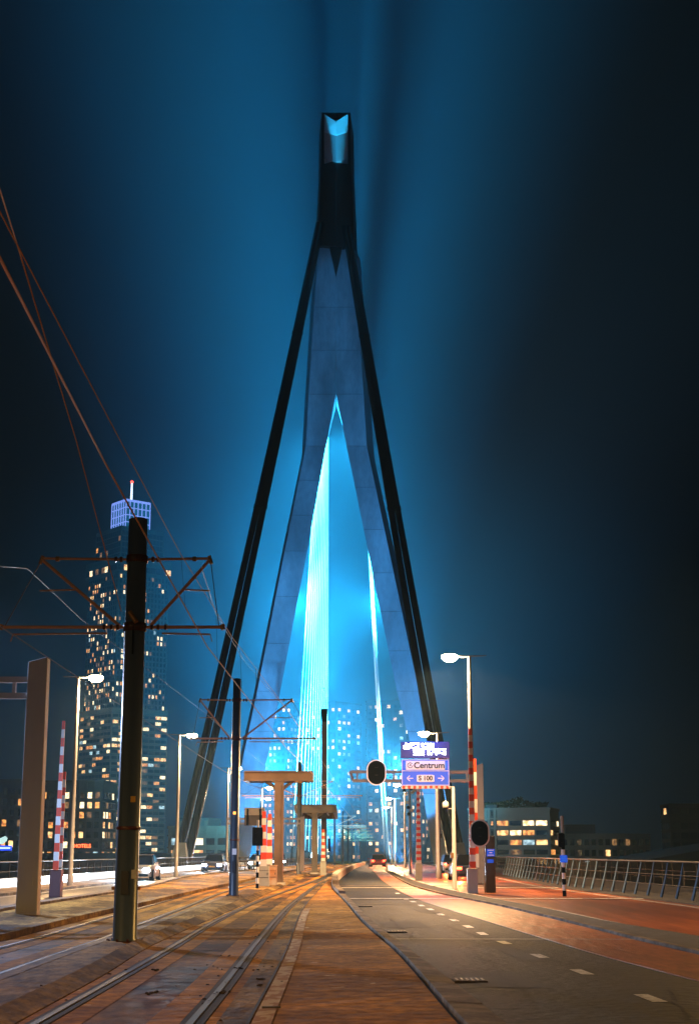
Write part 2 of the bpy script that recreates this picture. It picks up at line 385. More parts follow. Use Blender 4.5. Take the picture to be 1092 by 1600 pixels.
ribbon('left_median', B1, B2, .20, .06, M_SLAB, thick=.22, cols=3, kind='structure')
ribbon('left_kerb', off(B1, -.02), off(B1, .32), .26, .25, M_KERB, thick=.2, kind='structure')
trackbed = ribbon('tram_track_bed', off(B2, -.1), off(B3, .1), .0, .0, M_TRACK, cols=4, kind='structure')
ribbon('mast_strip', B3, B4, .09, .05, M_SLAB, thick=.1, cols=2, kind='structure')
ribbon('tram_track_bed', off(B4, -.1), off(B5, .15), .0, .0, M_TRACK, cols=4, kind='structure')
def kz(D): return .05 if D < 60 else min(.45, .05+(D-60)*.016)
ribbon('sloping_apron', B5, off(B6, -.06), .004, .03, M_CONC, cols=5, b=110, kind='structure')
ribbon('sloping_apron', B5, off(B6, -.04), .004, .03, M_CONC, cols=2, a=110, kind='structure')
ribbon('kerb_gap', off(B6, -.12), off(B6, .1), .001, .001, M_DARK, kind='structure')
# kerb stones, each 3.2 m long, with open joints
ks = []
D = 6.0; i = 0
while D < 300:
    L = 2.6 if D < 60 else 12
    ribbon('kerb_stone', B6, off(B7, .0), kz(D+L/2)+.02, kz(D+L/2)+random.uniform(-.004,.006), M_KERB if D < 76 else M_PALE, a=D, b=D+L-.05, thick=.45, kind='structure')
    D += L; i += 1
ribbon('road', off(B7, -.05), off(B9, .1), .0, .0, M_ASPH, cols=4, kind='structure')
ribbon('cycle_path', B9, B10, .012, .012, M_RED, thick=.03, cols=2, kind='structure')
ribbon('verge', off(B10, -.02), off(B11, .02), .02, .09, M_VERGE, thick=.08, cols=2, kind='structure')
ribbon('verge_kerb', off(B10, -.04), off(B10, .10), .07, .07, M_KERB, thick=.1, kind='structure')
ribbon('right_road', B11, off(B12, -.4), .006, .006, M_TRAILRED, thick=.03, cols=4, kind='structure')
ribbon('right_footpath', off(B12, -.45), off(B12, 5.3), .05, .05, M_VERGE, thick=.08, kind='structure')
# rails: groove + head + edge beams
RB = {'a': edge([(0,1482),(172,1433),(281,1402),(361,1380),(440,1366)]), 'b': edge([(0,1523),(172,1463),(207,1449.5),(281,1421),(357,1392),(448,1369)]),
      'c': edge([(62,1598),(234,1501),(326,1446),(400,1410),(485,1379),(533,1358)]), 'd': edge([(300,1598),(350,1540),(400,1476),(430,1440),(455,1414),(496,1383),(545,1357)])}
for k, lab in (('a','steel tram rail of the far left track beside the sloping median'),('b','steel tram rail of the left track running past the foot of the big mast'),
               ('c','steel tram rail between the mast strip and the rusty track slabs'),('d','steel tram rail nearest the sloping orange apron')):
    B = RB[k]
    r = ribbon('tram_rail', off(B, -.035), off(B, .035), .022, .022, M_RAIL, thick=.03, b=300, label=lab, cat='rail', group='tram rails in the track bed')
    ribbon('rail_groove', off(B, .037), off(B, .10), .008, .008, M_DARK, b=300, parent=r)
    ribbon('rail_flange', off(B, -.10), off(B, -.037), .012, .010, M_GRIME, b=300, parent=r)
    ribbon('guard_strip', off(B, .102), off(B, .135), .020, .020, M_GRIME, thick=.02, b=300, parent=r)
    ribbon('rail_bedding', off(B, -.42), off(B, -.105), .006, .010, M_CONC, b=300, parent=r)
    ribbon('rail_bedding', off(B, .14), off(B, .42), .010, .006, M_CONC, b=300, parent=r)
# raised longitudinal beams and the open trench further out
ribbon('track_edge_beam', off(B2, -.02), off(B2, .28), .13, .13, M_SLAB, thick=.14, kind='structure')
ribbon('track_edge_beam', off(B4, -.0), off(B4, .26), .12, .02, M_SLAB, thick=.1, kind='structure')
ribbon('track_edge_beam', off(B3, -.35), off(B3, -.02), .05, .09, M_SLAB, thick=.1, kind='structure')
ribbon('apron_edge_strip', off(B5, -.28), off(B5, .0), .012, .014, M_SLAB, thick=.03, kind='structure')
ribbon('apron_joint', off(B5, .0), off(B5, .03), .017, .017, M_DARK, kind='structure')
ribbon('track_trench', off(RB['c'], .45), off(RB['d'], -.45), .012, .012, M_DARK, a=84, b=330, kind='structure')
ribbon('track_trench', off(RB['a'], .45), off(RB['b'], -.45), .012, .012, M_GRIME, a=84, b=330, kind='structure')
ribbon('pale_wear', off(B5, .05), off(B5, .24), .016, .020, mat('pale_worn_concrete', (.58,.40,.2), .8, noise=.75, scale=2.5, stretch=(2,1,1), contrast=(.48,.56), col2=(.40,.19,.06), spec=0.1), a=12, b=46, kind='structure')
# joints, markings
def cross(name, Bl, Br, D, w, z, m, skew=0, **kw):
    xl, xr = ex(Bl, D), ex(Br, D+skew); v = []
    n = 8; vs = []
    for i in range(n+1):
        t = i/n; DD = D+skew*t; x = xl+(xr-xl)*t
        vs += [(x, DD, gz(DD)+z), (x, DD+w, gz(DD+w)+z)]
    return MB().add(vs, [(2*i, 2*i+2, 2*i+3, 2*i+1) for i in range(n)]).build(name, m, kind='structure', **kw)
cross('expansion_joint', off(B7,.02), off(B9,0), 67.0, 2.6, .006, M_DARK)
cross('joint_plate', off(B7,.02), off(B12,-.5), 71.5, 1.0, .03, M_PALE)
cross('joint_plate', off(B7,.02), off(B12,-.5), 75.5, 1.4, .02, M_KERB)
cross('stop_line', off(B7,.02), off(B12,-.5), 55.2, .55, .022, M_PAINT)
cross('road_joint', off(B7,.02), off(B12,-.5), 30.2, .10, .022, mat('pale_joint_filler', (.5,.5,.5), .6), skew=-.3)
for D, w in ((34,.12),(52,.2),(62,.25),(26.4,.10)):
    cross('slab_joint', off(B4,.3), off(RB['c'],-.44), D, w, .006, M_DARK); cross('slab_joint', off(RB['c'],.44), off(RB['d'],-.44), D+.3, w, .008, M_DARK)
    cross('slab_joint', off(B2,.3), off(B3,-.4), D*1.02, w, .014, M_DARK)
for D in (20,23,26,29.2,32.5,36,40,44,48.5,53,58,64,70,76,84):
    cross('slab_joint', off(B3,.02), off(B4,-.02), D, .035, .094, M_DARK, skew=-.3) if D > 30 else None
for D in range(34, 120, 4):
    cross('slab_joint', off(B1,.33), off(B2,-.03), D, .04+.0006*D, .2, M_GRIME, skew=.2)
    xx = ex(B1, D)
dashes = [(1015,1560),(908,1519),(842,1494),(787,1473),(753,1459),(731,1448),(709,1438),(688,1429),(672,1421),(658,1415),(645,1409),(634,1405),(621,1396)]
gd = [G(x, y) for x, y in dashes]
for i, p in enumerate(gd):
    q = gd[i+1] if i+1 < len(gd) else gd[i-1]
    d = (q-p) if i+1 < len(gd) else (p-q); d.z = 0; d.normalize(); n = Vector((d.y, -d.x, 0)); L = .48+.012*i; w = .085
    z = gz(p.y)+.006
    MB().add([(*(p-d*L-n*w).xy, gz(p.y-L)+.006), (*(p-d*L+n*w).xy, gz(p.y-L)+.006), (*(p+d*L+n*w).xy, gz(p.y+L)+.006), (*(p+d*L-n*w).xy, gz(p.y+L)+.006)], [(0,1,2,3)]).build('lane_dash', M_PAINT, kind='structure')
for D in range(84, 150, 9):
    x = ex(B9, D)-2.9
    if x > ex(B7, D)+.3: MB().add([(x-.08,D,gz(D)+.006),(x+.08,D,gz(D)+.006),(x+.1,D+3,gz(D+3)+.006),(x-.06,D+3,gz(D+3)+.006)], [(0,1,2,3)]).build('lane_dash', M_PAINT, kind='structure')
ribbon('edge_line', off(B12, -1.0), off(B12, -.85), .012, .012, M_PAINT, a=20, b=300, kind='structure')
ribbon('edge_line', off(B11, .35), off(B11, .47), .012, .012, M_PAINT, a=20, b=300, kind='structure')
ribbon('edge_line', off(B0, 1.9), off(B0, 2.04), .006, .006, M_PAINT, a=20, b=300, kind='structure')
ribbon('edge_line', off(B1, -.6), off(B1, -.48), .006, .006, M_PAINT, a=20, b=300, kind='structure')
# thin tracks of old patching on the road, small litter and stones
rr = random.Random(3)
st = MB()
for i in range(200):
    D = rr.uniform(14, 60); k = rr.random()
    if k < .45: x = rr.uniform(ex(B5, D)-1.2, ex(B5, D)+.2)
    elif k < .8: x = ex(B4, D)+rr.uniform(-.1,.5)
    else: x = rr.uniform(ex(B2, D)-.3, ex(B7, D))
    s = rr.uniform(.006,.018); z = gz(D)+(.1 if ex(B3,D) < x < ex(B4,D) else .02)
    st.box((x, D, z), (s*rr.uniform(1,3), s*2, s*.8), rz=rr.uniform(0,3), taper=.6)
for (x, y) in ((243,1517+0),(352,1553),(404,1542),(406,1532),(372,1515),(236,1554)):
    p = G(x, y)
    for _ in range(8): st.box((p.x+rr.gauss(0,.03), p.y+rr.gauss(0,.08), p.z+.02), (.03,.04,.02), rz=rr.uniform(0,3), taper=.5)
st.build('rubble', M_GRIME, kind='stuff')
p = G(424, 1581)
MB().box((p.x, p.y, gz(p.y)+.045), (.19,.035,.02), rz=.15).build('metal_strip', M_RAIL, label='small loose metal strip lying on the orange apron near the track', cat='strip')

# repairs, cracks and drains in the road
M_PATCH = mat('fresh_asphalt_patch', (.022,.023,.026), .75, noise=.3, scale=3, grain=.5)
def road_sheet(name, D0, D1, u0, u1, z, m):
    vs = []; n = 6
    for i in range(n+1):
        D = D0+(D1-D0)*i/n; a, b = ex(B7, D), ex(B9, D)
        vs += [(a+(b-a)*u0, D, gz(D)+z), (a+(b-a)*u1, D, gz(D)+z)]
    MB().add(vs, [(2*i, 2*i+1, 2*i+3, 2*i+2) for i in range(n)]).build(name, m, kind='structure')
for a in ((19,21.6,.10,.34),(24,29,.52,.63),(35,38,.06,.40),(43,47,.62,.80),(50,51.4,.1,.9)): road_sheet('road_patch', *a, .005, M_PATCH)
cr = random.Random(12)
for (D0, u0, D1, u1) in ((17,.2,27,.36),(22,.7,36,.55),(30,.12,44,.25),(15,.55,19,.8),(38,.75,52,.7)):
    pts = []; n = 26
    for i in range(n+1):
        t = i/n; D = D0+(D1-D0)*t; u = u0+(u1-u0)*t; x = ex(B7, D)*(1-u)+ex(B9, D)*u+cr.gauss(0,.035)
        pts.append((x, D))
    vs = []
    for x, D in pts: w = cr.uniform(.006,.016); vs += [(x-w, D, gz(D)+.013), (x+w, D, gz(D)+.013)]
    MB().add(vs, [(2*i, 2*i+1, 2*i+3, 2*i+2) for i in range(n)]).build('road_crack', M_DARK, kind='structure')
for D in (20, 33, 48):
    x = ex(B7, D)+.28; t = empty('drain_cover', (x, D, gz(D)+.012), label='iron drain grate in the road beside the kerb, %s' % {20:'closest to the bottom edge',33:'middle one of the three',48:'farthest of the three'}[D], cat='drain', group='drain grates along the kerb')
    MB().box((0,0,0),(.42,.5,.02)).build('frame', M_GRIME, t)
    b = MB()
    for i in range(6): b.box((-.165+.066*i,0,.012),(.028,.42,.012))
    b.build('grate', M_RAIL, t)
# ------------------------------------------------------------------ street furniture
M_MAST = mat('dark_blue_grey_paint', (.11,.16,.25), .3, noise=.3, scale=1.2, spec=.7, stretch=(1,1,.2))
M_MAST2 = mat('dark_navy_paint', (.045,.055,.075), .35, noise=.3, scale=1.2)
M_ARM = mat('coppery_bracket_tube', (.72,.36,.2), .5, metal=0, noise=.2, scale=4)
M_CLAMP = mat('brass_clamp', (.38,.2,.07), .4, metal=.6)
M_INS = mat('brown_insulator', (.12,.03,.015), .3)
M_WIRE = mat('contact_wire_copper', (.75,.38,.12), .7, metal=0)
M_WIRED = mat('dark_steel_wire', (.10,.09,.08), .5, metal=.4)
M_POST = mat('beige_grey_paint', (.78,.74,.76), .5, noise=.15, scale=.9, stretch=(1,1,.3))
M_LPOLE = mat('light_grey_lamp_pole', (.34,.34,.36), .4, noise=.1, scale=2)
M_RW_R = mat('signal_red_paint', (.75,.07,.025), .45); M_RW_W = mat('signal_white_paint', (.8,.8,.8), .45)
M_BLK = mat('black_plastic', (.0035,.0035,.004), .7, spec=.05); M_GREYC = mat('grey_cabinet_paint', (.42,.44,.42), .5, noise=.15, scale=3)
M_YEL = mat('yellow_sticker', (.8,.45,.05), .5)
def emis(name, col, s):
    m = bpy.data.materials.new(name); m.use_nodes = True; b = m.node_tree.nodes['Principled BSDF']
    b.inputs['Base Color'].default_value = (.1,.1,.1,1)
    b.inputs['Emission Color'].default_value = (*col, 1); b.inputs['Emission Strength'].default_value = s
    return m
def mast(x, D, H, dia, la, ll, ra, rl, label, zu=.9, zl=.733, detail=True):
    t = empty('catenary_mast', (x, D, gz(D)+.06), label=label, cat='tram mast', group='tram wire masts along the tracks')
    r = dia/2
    MB().lathe((0,0,0), [(r*1.12,0),(r*1.1,.04),(r,.06),(r*.82,H),(r*.7,H+.015)], n=28).build('pole', M_MAST if detail and dia > .4 else M_MAST2, t)
    if detail:
        fl = MB().lathe((0,0,-.02), [(r*1.7,0),(r*1.7,.035),(r*1.1,.04)], n=24).build('base_flange', M_INS, t)
        for i in range(10):
            a = 2*math.pi*i/10; MB().tube((r*1.42*math.cos(a), r*1.42*math.sin(a), .01),(r*1.42*math.cos(a), r*1.42*math.sin(a), .06),.022,n=6,smooth=False).build('bolt', M_INS, fl)
        MB().box((0,-r*1.03,1.05),(r*.62,.02,.42)).build('service_door', M_MAST2, t)
        MB().lathe((0,0,0), [(r*1.02,2.0),(r*1.03,2.01),(r*1.03,2.05),(r*1.0,2.06)], n=24).build('strap', M_INS, t)
    hu, hl = H*zu, H*zl
    for s, ax, lx in ((-1, la, ll), (1, ra, rl)):
        k = .028 if detail else .035
        b = MB(); b.tube((s*r*.9,0,hu), (s*ax,-.1*0,hu+.02), k*.9, n=8); b.build('upper_arm', M_ARM, t)
        b = MB(); b.tube((s*r*.9,0,hl), (s*lx,0,hl), k*1.15, n=8); b.build('lower_arm', M_ARM, t)
        b = MB(); b.tube((s*(r+.08),0,hl+.03), (s*(ax-.02),0,hu-.01), k*1.15, n=8); b.build('diagonal_brace', M_ARM, t)
        # short registration arms
        b = MB(); m = .55; mx, mz = s*(r+(ax-r)*m), hl+(hu-hl)*m
        b.tube((mx,0,mz), (s*ax, 0, mz-.02), .018, n=6); b.build('registration_arm', M_ARM, t)
        b = MB(); b.tube((s*(r+.3),0,hl-.12), (s*(lx-.28),0,hl-.14), .02, n=6); b.tube((s*(lx-.28),0,hl-.14), (s*(lx-.24),0,hl-.28), .012, n=6)
        b.build('registration_arm', M_ARM, t)
        if detail:
            for (qx, qz) in ((r+.06, hu),(r+.16, hu),(r+.08, hl),(r+.2, hl),(r+.34, hl)):
                MB().tube((s*qx,0,qz),(s*(qx+.05),0,qz),.055,n=10).build('insulator', M_INS, t)
            MB().tube((s*(ax-.03),0,hu+.07),(s*(ax+.02),0,hu-.09),.035,n=8).build('clamp', M_CLAMP, t)
            MB().tube((s*(ax-.35),0,hu+.01),(s*(ax-.28),0,hu+.01),.05,n=8).build('clamp', M_CLAMP, t)
            MB().tube((s*(lx-.06),0,hl+.05),(s*(lx-.03),0,hl-.05),.045,n=8).build('clamp', M_CLAMP, t)
            MB().lathe((0,0,hu-.07),[(r*.9,0),(r*.95,.01),(r*.95,.13),(r*.9,.14)],n=20).build('clamp', M_INS, t)
            MB().lathe((0,0,hl-.09),[(r*.9,0),(r*1.0,.01),(r*1.0,.16),(r*.9,.17)],n=20).build('clamp', M_INS, t)
            break_ = 0
        MB().tube((s*ax,0,hu-.03),(s*(lx-.12),0,hl+.03),.010,n=5).build('hanger_rod', M_WIRED, t)
    return t
m1 = mast(P(190,1477,28).x, G(190,1477).y, 7.9, .44, 1.85, 2.6, 1.42, 1.72, 'thick dark tram mast with copper bracket arms, largest and closest to the camera')
t = m1
MB().box((.10,-.205,2.55),(.09,.012,.11)).build('sticker', M_YEL, t); MB().box((.16,-.19,1.2),(.10,.012,.16)).build('sticker', M_RW_W, t)
MB().tube((-.08,-.2,6.05),(.06,-.26,5.85),.05,n=8).build('feeder_clamp', M_CLAMP, t); MB().tube((.0,-.21,5.8),(.0,-.22,5.25),.012,n=5).build('feeder_cable', M_BLK, t)
MB().box((-.24,0,.95),(.05,.08,.06)).build('hook', M_CLAMP, t); MB().box((.24,0,.95),(.05,.08,.06)).build('hook', M_CLAMP, t)
g2 = G(365,1403)
m2 = mast(g2.x, g2.y, 8.0, .36, 1.4, 1.75, 2.1, 3.0, 'dark tram mast, second in the row, standing left of the grey cabinets', zl=.72)
MB().box((.02,-.19,1.6),(.16,.012,.22)).build('sticker', M_RW_W, m2); MB().box((0,-.19,3.0),(.1,.012,.1)).build('sticker', emis('small_orange_light',(1,.4,.05),3), m2)
g3 = G(467,1368)
m3 = mast(g3.x, g3.y, 8.0, .36, 2.6, 4.2, 2.4, 4.6, 'dark tram mast between the two T-shaped portals, its arms above the second one', zu=.83, zl=.70)
for px, H, lab in ((523.5,8.0,'tram mast right of the second portal, fourth in the row'),(535.8,8.4,'tram mast fifth in the row, beyond the portals'),(543.8,8.6,'tram mast sixth in the row, in the blue mist'),
                (550,8.6,'tram mast seventh in the row, in the blue mist'),(555,8.4,'faint tram mast eighth in the row near the road crest'),(559,8,'faintest tram mast, last of the row at the road crest')):
    D = {523.5:215,535.8:250,543.8:285,550:325,555:365,559:400}[px]
    mast((px-546)/F*D*1.01, D, H, .34, 3.0, 4.2, 3.0, 4.4, lab, zu=.84, zl=.68, detail=False)
# overhead wires
def wire(pts, r, m, label, cat='wire', sag=0, n=5, name='overhead_wire'):
    q = []
    for a, b in zip(pts, pts[1:]):
        a, b = Vector(a), Vector(b)
        for i in range(12):
            t = i/12; p = a.lerp(b, t); p.z -= sag*4*t*(1-t); q.append(p)
    q.append(Vector(pts[-1]))
    return MB().path(q, r, n=n).build(name, m, label=label, cat=cat, group='overhead tram wires')
def cz(D, h=5.35): return gz(D)+h
cw = [(-1.9,-6,5.5), tuple(P(0,402,9.3)), tuple(P(163,720,16.5)), tuple(P(324,1010,28)), tuple(P(447,1168,57)), (ex(RB['c'],92)+.75,92,cz(92)), (ex(RB['c'],125)+.75,125,cz(125)), (ex(RB['c'],250)+.75,250,cz(250))]
W1 = wire(cw, .012, M_WIRE, 'thick coppery contact wire over the right track, lowest wire from the top left')
W2 = wire([(-5.6,4,5.4), tuple(P(0,978,25.3)), tuple(P(160,1083,34)), tuple(P(350,1205,57)), (ex(RB['a'],100)+.7,100,cz(100)), (ex(RB['a'],250)+.7,250,cz(250))], .011, mat('bluish_steel_wire', (.3,.34,.42), .7), 'pale bluish contact wire over the left track, sloping down past the left gantry post')
W3 = wire([(-3.2,-4,7.1), tuple(P(0,330,12.8)), tuple(P(205,720,20)), tuple(P(284,868,27.6)), tuple(P(364,997,38)), tuple(P(452,1113,57)), (ex(RB['c'],110)+.7,110,cz(110,6.6)), (ex(RB['c'],250)+.7,250,cz(250,6.8))], .008, M_WIRE, 'thin suspension wire above the right track, tied to the top of the big mast bracket')
W4 = wire([tuple(P(-40,180,11)), tuple(P(0,295,14)), tuple(P(30,390,16)), tuple(P(120,690,22)), tuple(P(190,955,28))], .010, M_WIRE, 'copper feeder wire coming down to the middle of the big tram mast')
W5 = wire([(-8,6,7), tuple(P(0,885,24)), tuple(P(43,888,28)), tuple(P(130,970,40)), tuple(P(318,1112,57)), (ex(RB['a'],110)+.7,110,cz(110,6.6))], .006, M_WIRED, 'thin dark suspension wire above the left track, behind the big mast')
W6 = wire([tuple(P(315,885,28)), tuple(P(338,960,36)), tuple(P(382,1033,48)), tuple(P(452,1113,57))], .006, M_WIRED, 'thin dark stay wire from the big mast bracket tip to the next mast')
wire([tuple(P(484,1165,57)), tuple(P(505,1200,80)), tuple(P(530,1235,118))], .006, M_WIRED, 'thin dark wire leaving the second mast towards the second portal')
# droppers between suspension and contact wire
for (a, b, w_) in (((283,868),(290,950),'right of the glass tower'),((375,1013),(378,1075),'in front of the left backstay'),((400,1045),(401,1100),'above the second mast'),((338,960),(340,1035),'right of the big mast bracket')):
    wire([tuple(P(a[0],a[1],32)), tuple(P(b[0],b[1],32))], .004, M_WIRED, 'short vertical dropper wire hanging '+w_, name='dropper_wire', cat='dropper wire')['group'] = 'dropper wires under the suspension wires'

# street lamps
M_BULB = emis('lamp_glow', (1.0,.78,.42), 90)
def street_lamp(x, D, H, s, label, power, dz=0):
    t = empty('street_lamp', (x, D, gz(D)+.05), label=label, cat='street lamp', group='street lamps along the bridge')
    MB().lathe((0,0,0), [(.15,0),(.15,.5),(.12,.55),(.10,H*.5),(.075,H)], n=14).build('pole', M_LPOLE, t)
    b = MB(); b.tube((-s*.75,0,H+.05),(s*.3,0,H-.0),.02,.045,n=8); b.tube((s*.3,0,H),(s*.62,0,H+.03),.045,.05,n=8); b.build('lamp_arm', M_LPOLE, t)
    b = MB(); prof = [(.02,.0),(.10,.03),(.27,.06),(.30,.10),(.26,.15),(.1,.18),(.02,.19)]
    b.lathe((s*.85,0,H-.03), prof, n=16); h = b.build('lamp_head', M_LPOLE, t)
    MB().lathe((s*.85,0,H-.10), [(.03,-.12),(.2,-.1),(.33,.0),(.36,.12),(.24,.22)], n=14).build('lamp_glass', M_BULB, h)
    lamp('lamp_light', 'SPOT', (s*.85,0,H-.30), power*.75, (1,.58,.25), t, cone=168, blend=.35, radius=.12).rotation_euler = (0,0,0)
    d = lamp('lamp_halo', 'POINT', (s*.85,-.05,H-.42), power*.09, (1,.62,.28), t, radius=.1)
    return t
LP = 19000
SL = [(-13.2,73,9.9,1,'tall street lamp on the left road beside the glass tower, largest of the left lamps',1),
 (P(281,1145,102).x,102,9.3,1,'street lamp on the left road between the tower and the dark backstay',1),
 (P(357,1195,135).x,135,8.9,1,'slender street lamp hidden behind the second tram mast',1),
 (P(452,1218,168).x-3,168,8.6,1,'small street lamp above the grey portal sign',1),(-11.5,200,8.6,1,'small street lamp seen past the first portal post',1),
 (P(733,1035,65).x,65,9.9,-1,'tallest street lamp, on the right beside the striped barrier boom',1),
 (P(683,1128,95).x,95,8.9,-1,'street lamp on the right, behind the blue road sign',1),
 (P(632,1229,165).x,165,8.8,-1,'small street lamp just below the left end of the blue road sign',1),
 (P(617,1254,200).x,200,8.6,-1,'small distant street lamp right of the bright cable fan',1),(P(612,1272,235).x,235,8.6,-1,'tiny distant street lamp at the foot of the cable fan',1)]
for x, D, H, s, lab, k in SL: street_lamp(x, D, H, s, lab, LP*k)
# the same row of lamps goes on beside and behind the viewer
SOD = (1,.52,.12)
for x, D, s, k, sc_, lab in ((-14.2,44,1,.55,(.42,.6,1),'left beside the cool lit road'),(-15,14,1,.1,SOD,'left of the near tracks'),(13.5,36,-1,.18,SOD,'beside the right road bend'),(16.5,8,-1,.02,SOD,'right of the viewpoint'),(-9,-10,1,1.2,SOD,'behind the viewpoint')):
    street_lamp(x, D, 9.9, s, 'street lamp standing '+lab, 0)
    o = lamp('lamp_sodium', 'SPOT', (x+s*.85, D, 9.7), LP*k*1.2, sc_, cone=165, blend=.4, radius=.12)
# ------------------------------------------------------------------ portals, signs, barriers, cabinets
def text_obj(name, s, size, m, parent, loc, align='CENTER', bold=0, thick=.01, label=None):
    d = bpy.data.curves.new(name, 'FONT'); d.body = s; d.size = size; d.align_x = align; d.align_y = 'CENTER'; d.extrude = thick; d.offset = bold
    d.materials.append(m)
    tmp = bpy.data.objects.new(name, d); me = bpy.data.meshes.new_from_object(tmp); me.materials.clear(); me.materials.append(m)
    bpy.data.objects.remove(tmp); bpy.data.curves.remove(d)
    o = bpy.data.objects.new(name, me); COL.objects.link(o); o.location = loc; o.rotation_euler = (math.pi/2, 0, 0)
    if parent: o.parent = parent
    return o
M_GAN = mat('slate_violet_paint', (.17,.16,.21), .5, noise=.15, scale=1)
def gantry(base, D, H, w, dep, s, L, hb, thick, label, m, tip=True, gx=(0.55,)):
    t = empty('sign_gantry', (base, D, gz(D)), label=label, cat='gantry')
    b = MB(); zt = .12*w/.5
    b.add([(-w/2,-dep/2,0),(w/2,-dep/2,0),(w/2,dep/2,0),(-w/2,dep/2,0),(-w*.46,-dep/2,H-zt),(w*.46,-dep/2,H),(w*.46,dep/2,H),(-w*.46,dep/2,H-zt)],
          [(3,2,1,0),(4,5,6,7),(0,1,5,4),(1,2,6,5),(2,3,7,6),(3,0,4,7)])
    b.build('post', m, t, bevel=.025)
    bp = MB().box((0,0,.03),(w*1.35,dep*1.4,.06)).build('base_plate', M_DARK, t)
    for sx in (-1,0,1): MB().tube((sx*w*.55,-dep*.62,.05),(sx*w*.55,-dep*.62,.12),.025,n=6,smooth=False).build('bolt', M_INS, bp)
    MB().box((0,-dep/2-.012,1.1),(w*.5,.02,.55)).build('service_door', m, t)
    MB().box((0,-dep/2-.010,H*.52),(w*.99,.016,.03)).build('weld_seam', m, t)
    for z in (hb, hb+thick):
        b = MB(); x0, x1 = s*w*.46, s*(w/2+L)
        if not tip: pass
        dx = 0 if z > hb else -s*.16
        b.box(((x0+x1+dx)/2,0,z),(abs(x1+dx-x0),.16,.15)); b.build('beam_chord', m, t)
    n = int(L/.95)
    for i in range(n+1):
        xx = s*(w/2+.35+(L-.75)*i/n); MB().box((xx,0,hb+thick/2),(.09,.10,thick-.14)).build('beam_post', m, t)
    MB().tube((s*(w/2+L-.2),0,hb),(s*(w/2+L-.04),0,hb+thick),.07,n=4,smooth=False).build('beam_end', m, t)
    return t
pL = G(42,1437)
gantry(pL.x+.02, pL.y, 6.62, .54, .42, -1, 5.5, 5.62, .42, 'beige gantry post at the left edge with a slotted cantilever beam leaving the picture', M_POST)
GD = 80.; gx_ = P(749,1300,GD).x
ga = gantry(gx_, GD, P(749,1193,GD).z-gz(GD), .52, .4, -1, gx_-P(546,1212,GD).x-.26, P(650,1220,GD).z-gz(GD), .46, 'slate grey gantry over the right road carrying the blue sign and a signal', M_GAN)
# road sign
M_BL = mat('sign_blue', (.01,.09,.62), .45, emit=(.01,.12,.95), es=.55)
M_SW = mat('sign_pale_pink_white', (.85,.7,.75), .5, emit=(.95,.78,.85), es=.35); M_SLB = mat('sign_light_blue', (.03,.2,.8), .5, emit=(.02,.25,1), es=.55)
M_SN = mat('sign_navy', (.004,.006,.03), .6)
c = P(664.5,1207,GD-.35)
sg = empty('road_sign', (c.x, GD-.3, c.z), label='blue direction sign reading Centrum and S 100 under a glowing message display', cat='road sign')
pxm = lambda px: (px-664.5)/F*GD*1.012
pzm = lambda py: (1207-py)/F*GD*1.06
MB().box((0,.0,0),(2.52,.08,1.36)).build('panel', M_BL, sg, bevel=.02)
b = MB()
for z in (.655,-.655,.085): b.box((0,-.046,z),(2.44,.012,.03))
for x in (-1.22,1.22): b.box((x,-.046,0),(.03,.012,1.30))
b.build('border_line', M_SW, sg)
MB().box((0,-.050,.36),(2.2,.012,.30)).build('light_patch', M_SLB, sg)
MB().box((0,-.062,.37),(2.04,.012,.46)).build('white_panel', M_SW, sg)
text_obj('lettering', 'Centrum', .44, M_SN, sg, (.20,-.075,.36), bold=.010)
b = MB()
for i in range(22):
    a0, a1 = 2*math.pi*(i/24+.1), 2*math.pi*((i+1)/24+.1)
    r0, r1 = .145, .115
    b.add([(-.80+r0*math.cos(a0),-.072,.37+r0*math.sin(a0)),(-.80+r0*math.cos(a1),-.072,.37+r0*math.sin(a1)),(-.80+r1*math.cos(a1),-.072,.37+r1*math.sin(a1)),(-.80+r1*math.cos(a0),-.072,.37+r1*math.sin(a0))],[(0,1,2,3)])
b.tube((-.84,-.075,.33),(-.76,-.075,.41),.016,n=5); b.tube((-.76,-.075,.41),(-.82,-.075,.41),.013,n=5); b.tube((-.76,-.075,.41),(-.76,-.075,.35),.013,n=5)
b.build('ring_emblem', M_SN, sg)
b = MB(); b.prism([(-.46,-.46),(-.46,-.15),(-.36,-.12),(.36,-.12),(.46,-.15),(.46,-.46),(.36,-.49),(-.36,-.49)], -.066, -.052); b.build('route_plate', M_SW, sg)
text_obj('lettering', 'S 100', .33, M_SN, sg, (0,-.075,-.305), bold=.010)
for s in (-1,1):
    b = MB(); x = s*.82
    b.box((x-s*.02,-.06,-.30),(.30,.014,.045)); tip = x+s*.15
    b.tube((tip,-.06,-.30),(tip-s*.15,-.06,-.16),.024,n=4,smooth=False); b.tube((tip,-.06,-.30),(tip-s*.15,-.06,-.44),.024,n=4,smooth=False)
    b.build('arrow', M_SW, sg)
b = MB(); b.box((0,0,-.76),(2.56,.07,.15)); b.build('warning_board', M_RW_W, sg)
for i in range(9): MB().box((-1.14+i*.285,-.04,-.76),(.14,.012,.15)).build('red_block', M_RW_R, sg)
ds = empty('message_display', (c.x, GD-.3, P(664,1173,GD).z), label='glowing bluish white message display mounted above the blue sign', cat='display')
MB().box((0,0,.02),(2.56,.18,.86)).build('casing', mat('dark_blue_casing', (.01,.015,.10), .4, emit=(.0,.02,.5), es=.3), ds, bevel=.02)
ML = emis('display_lamps', (.80,.86,1.0), 26)
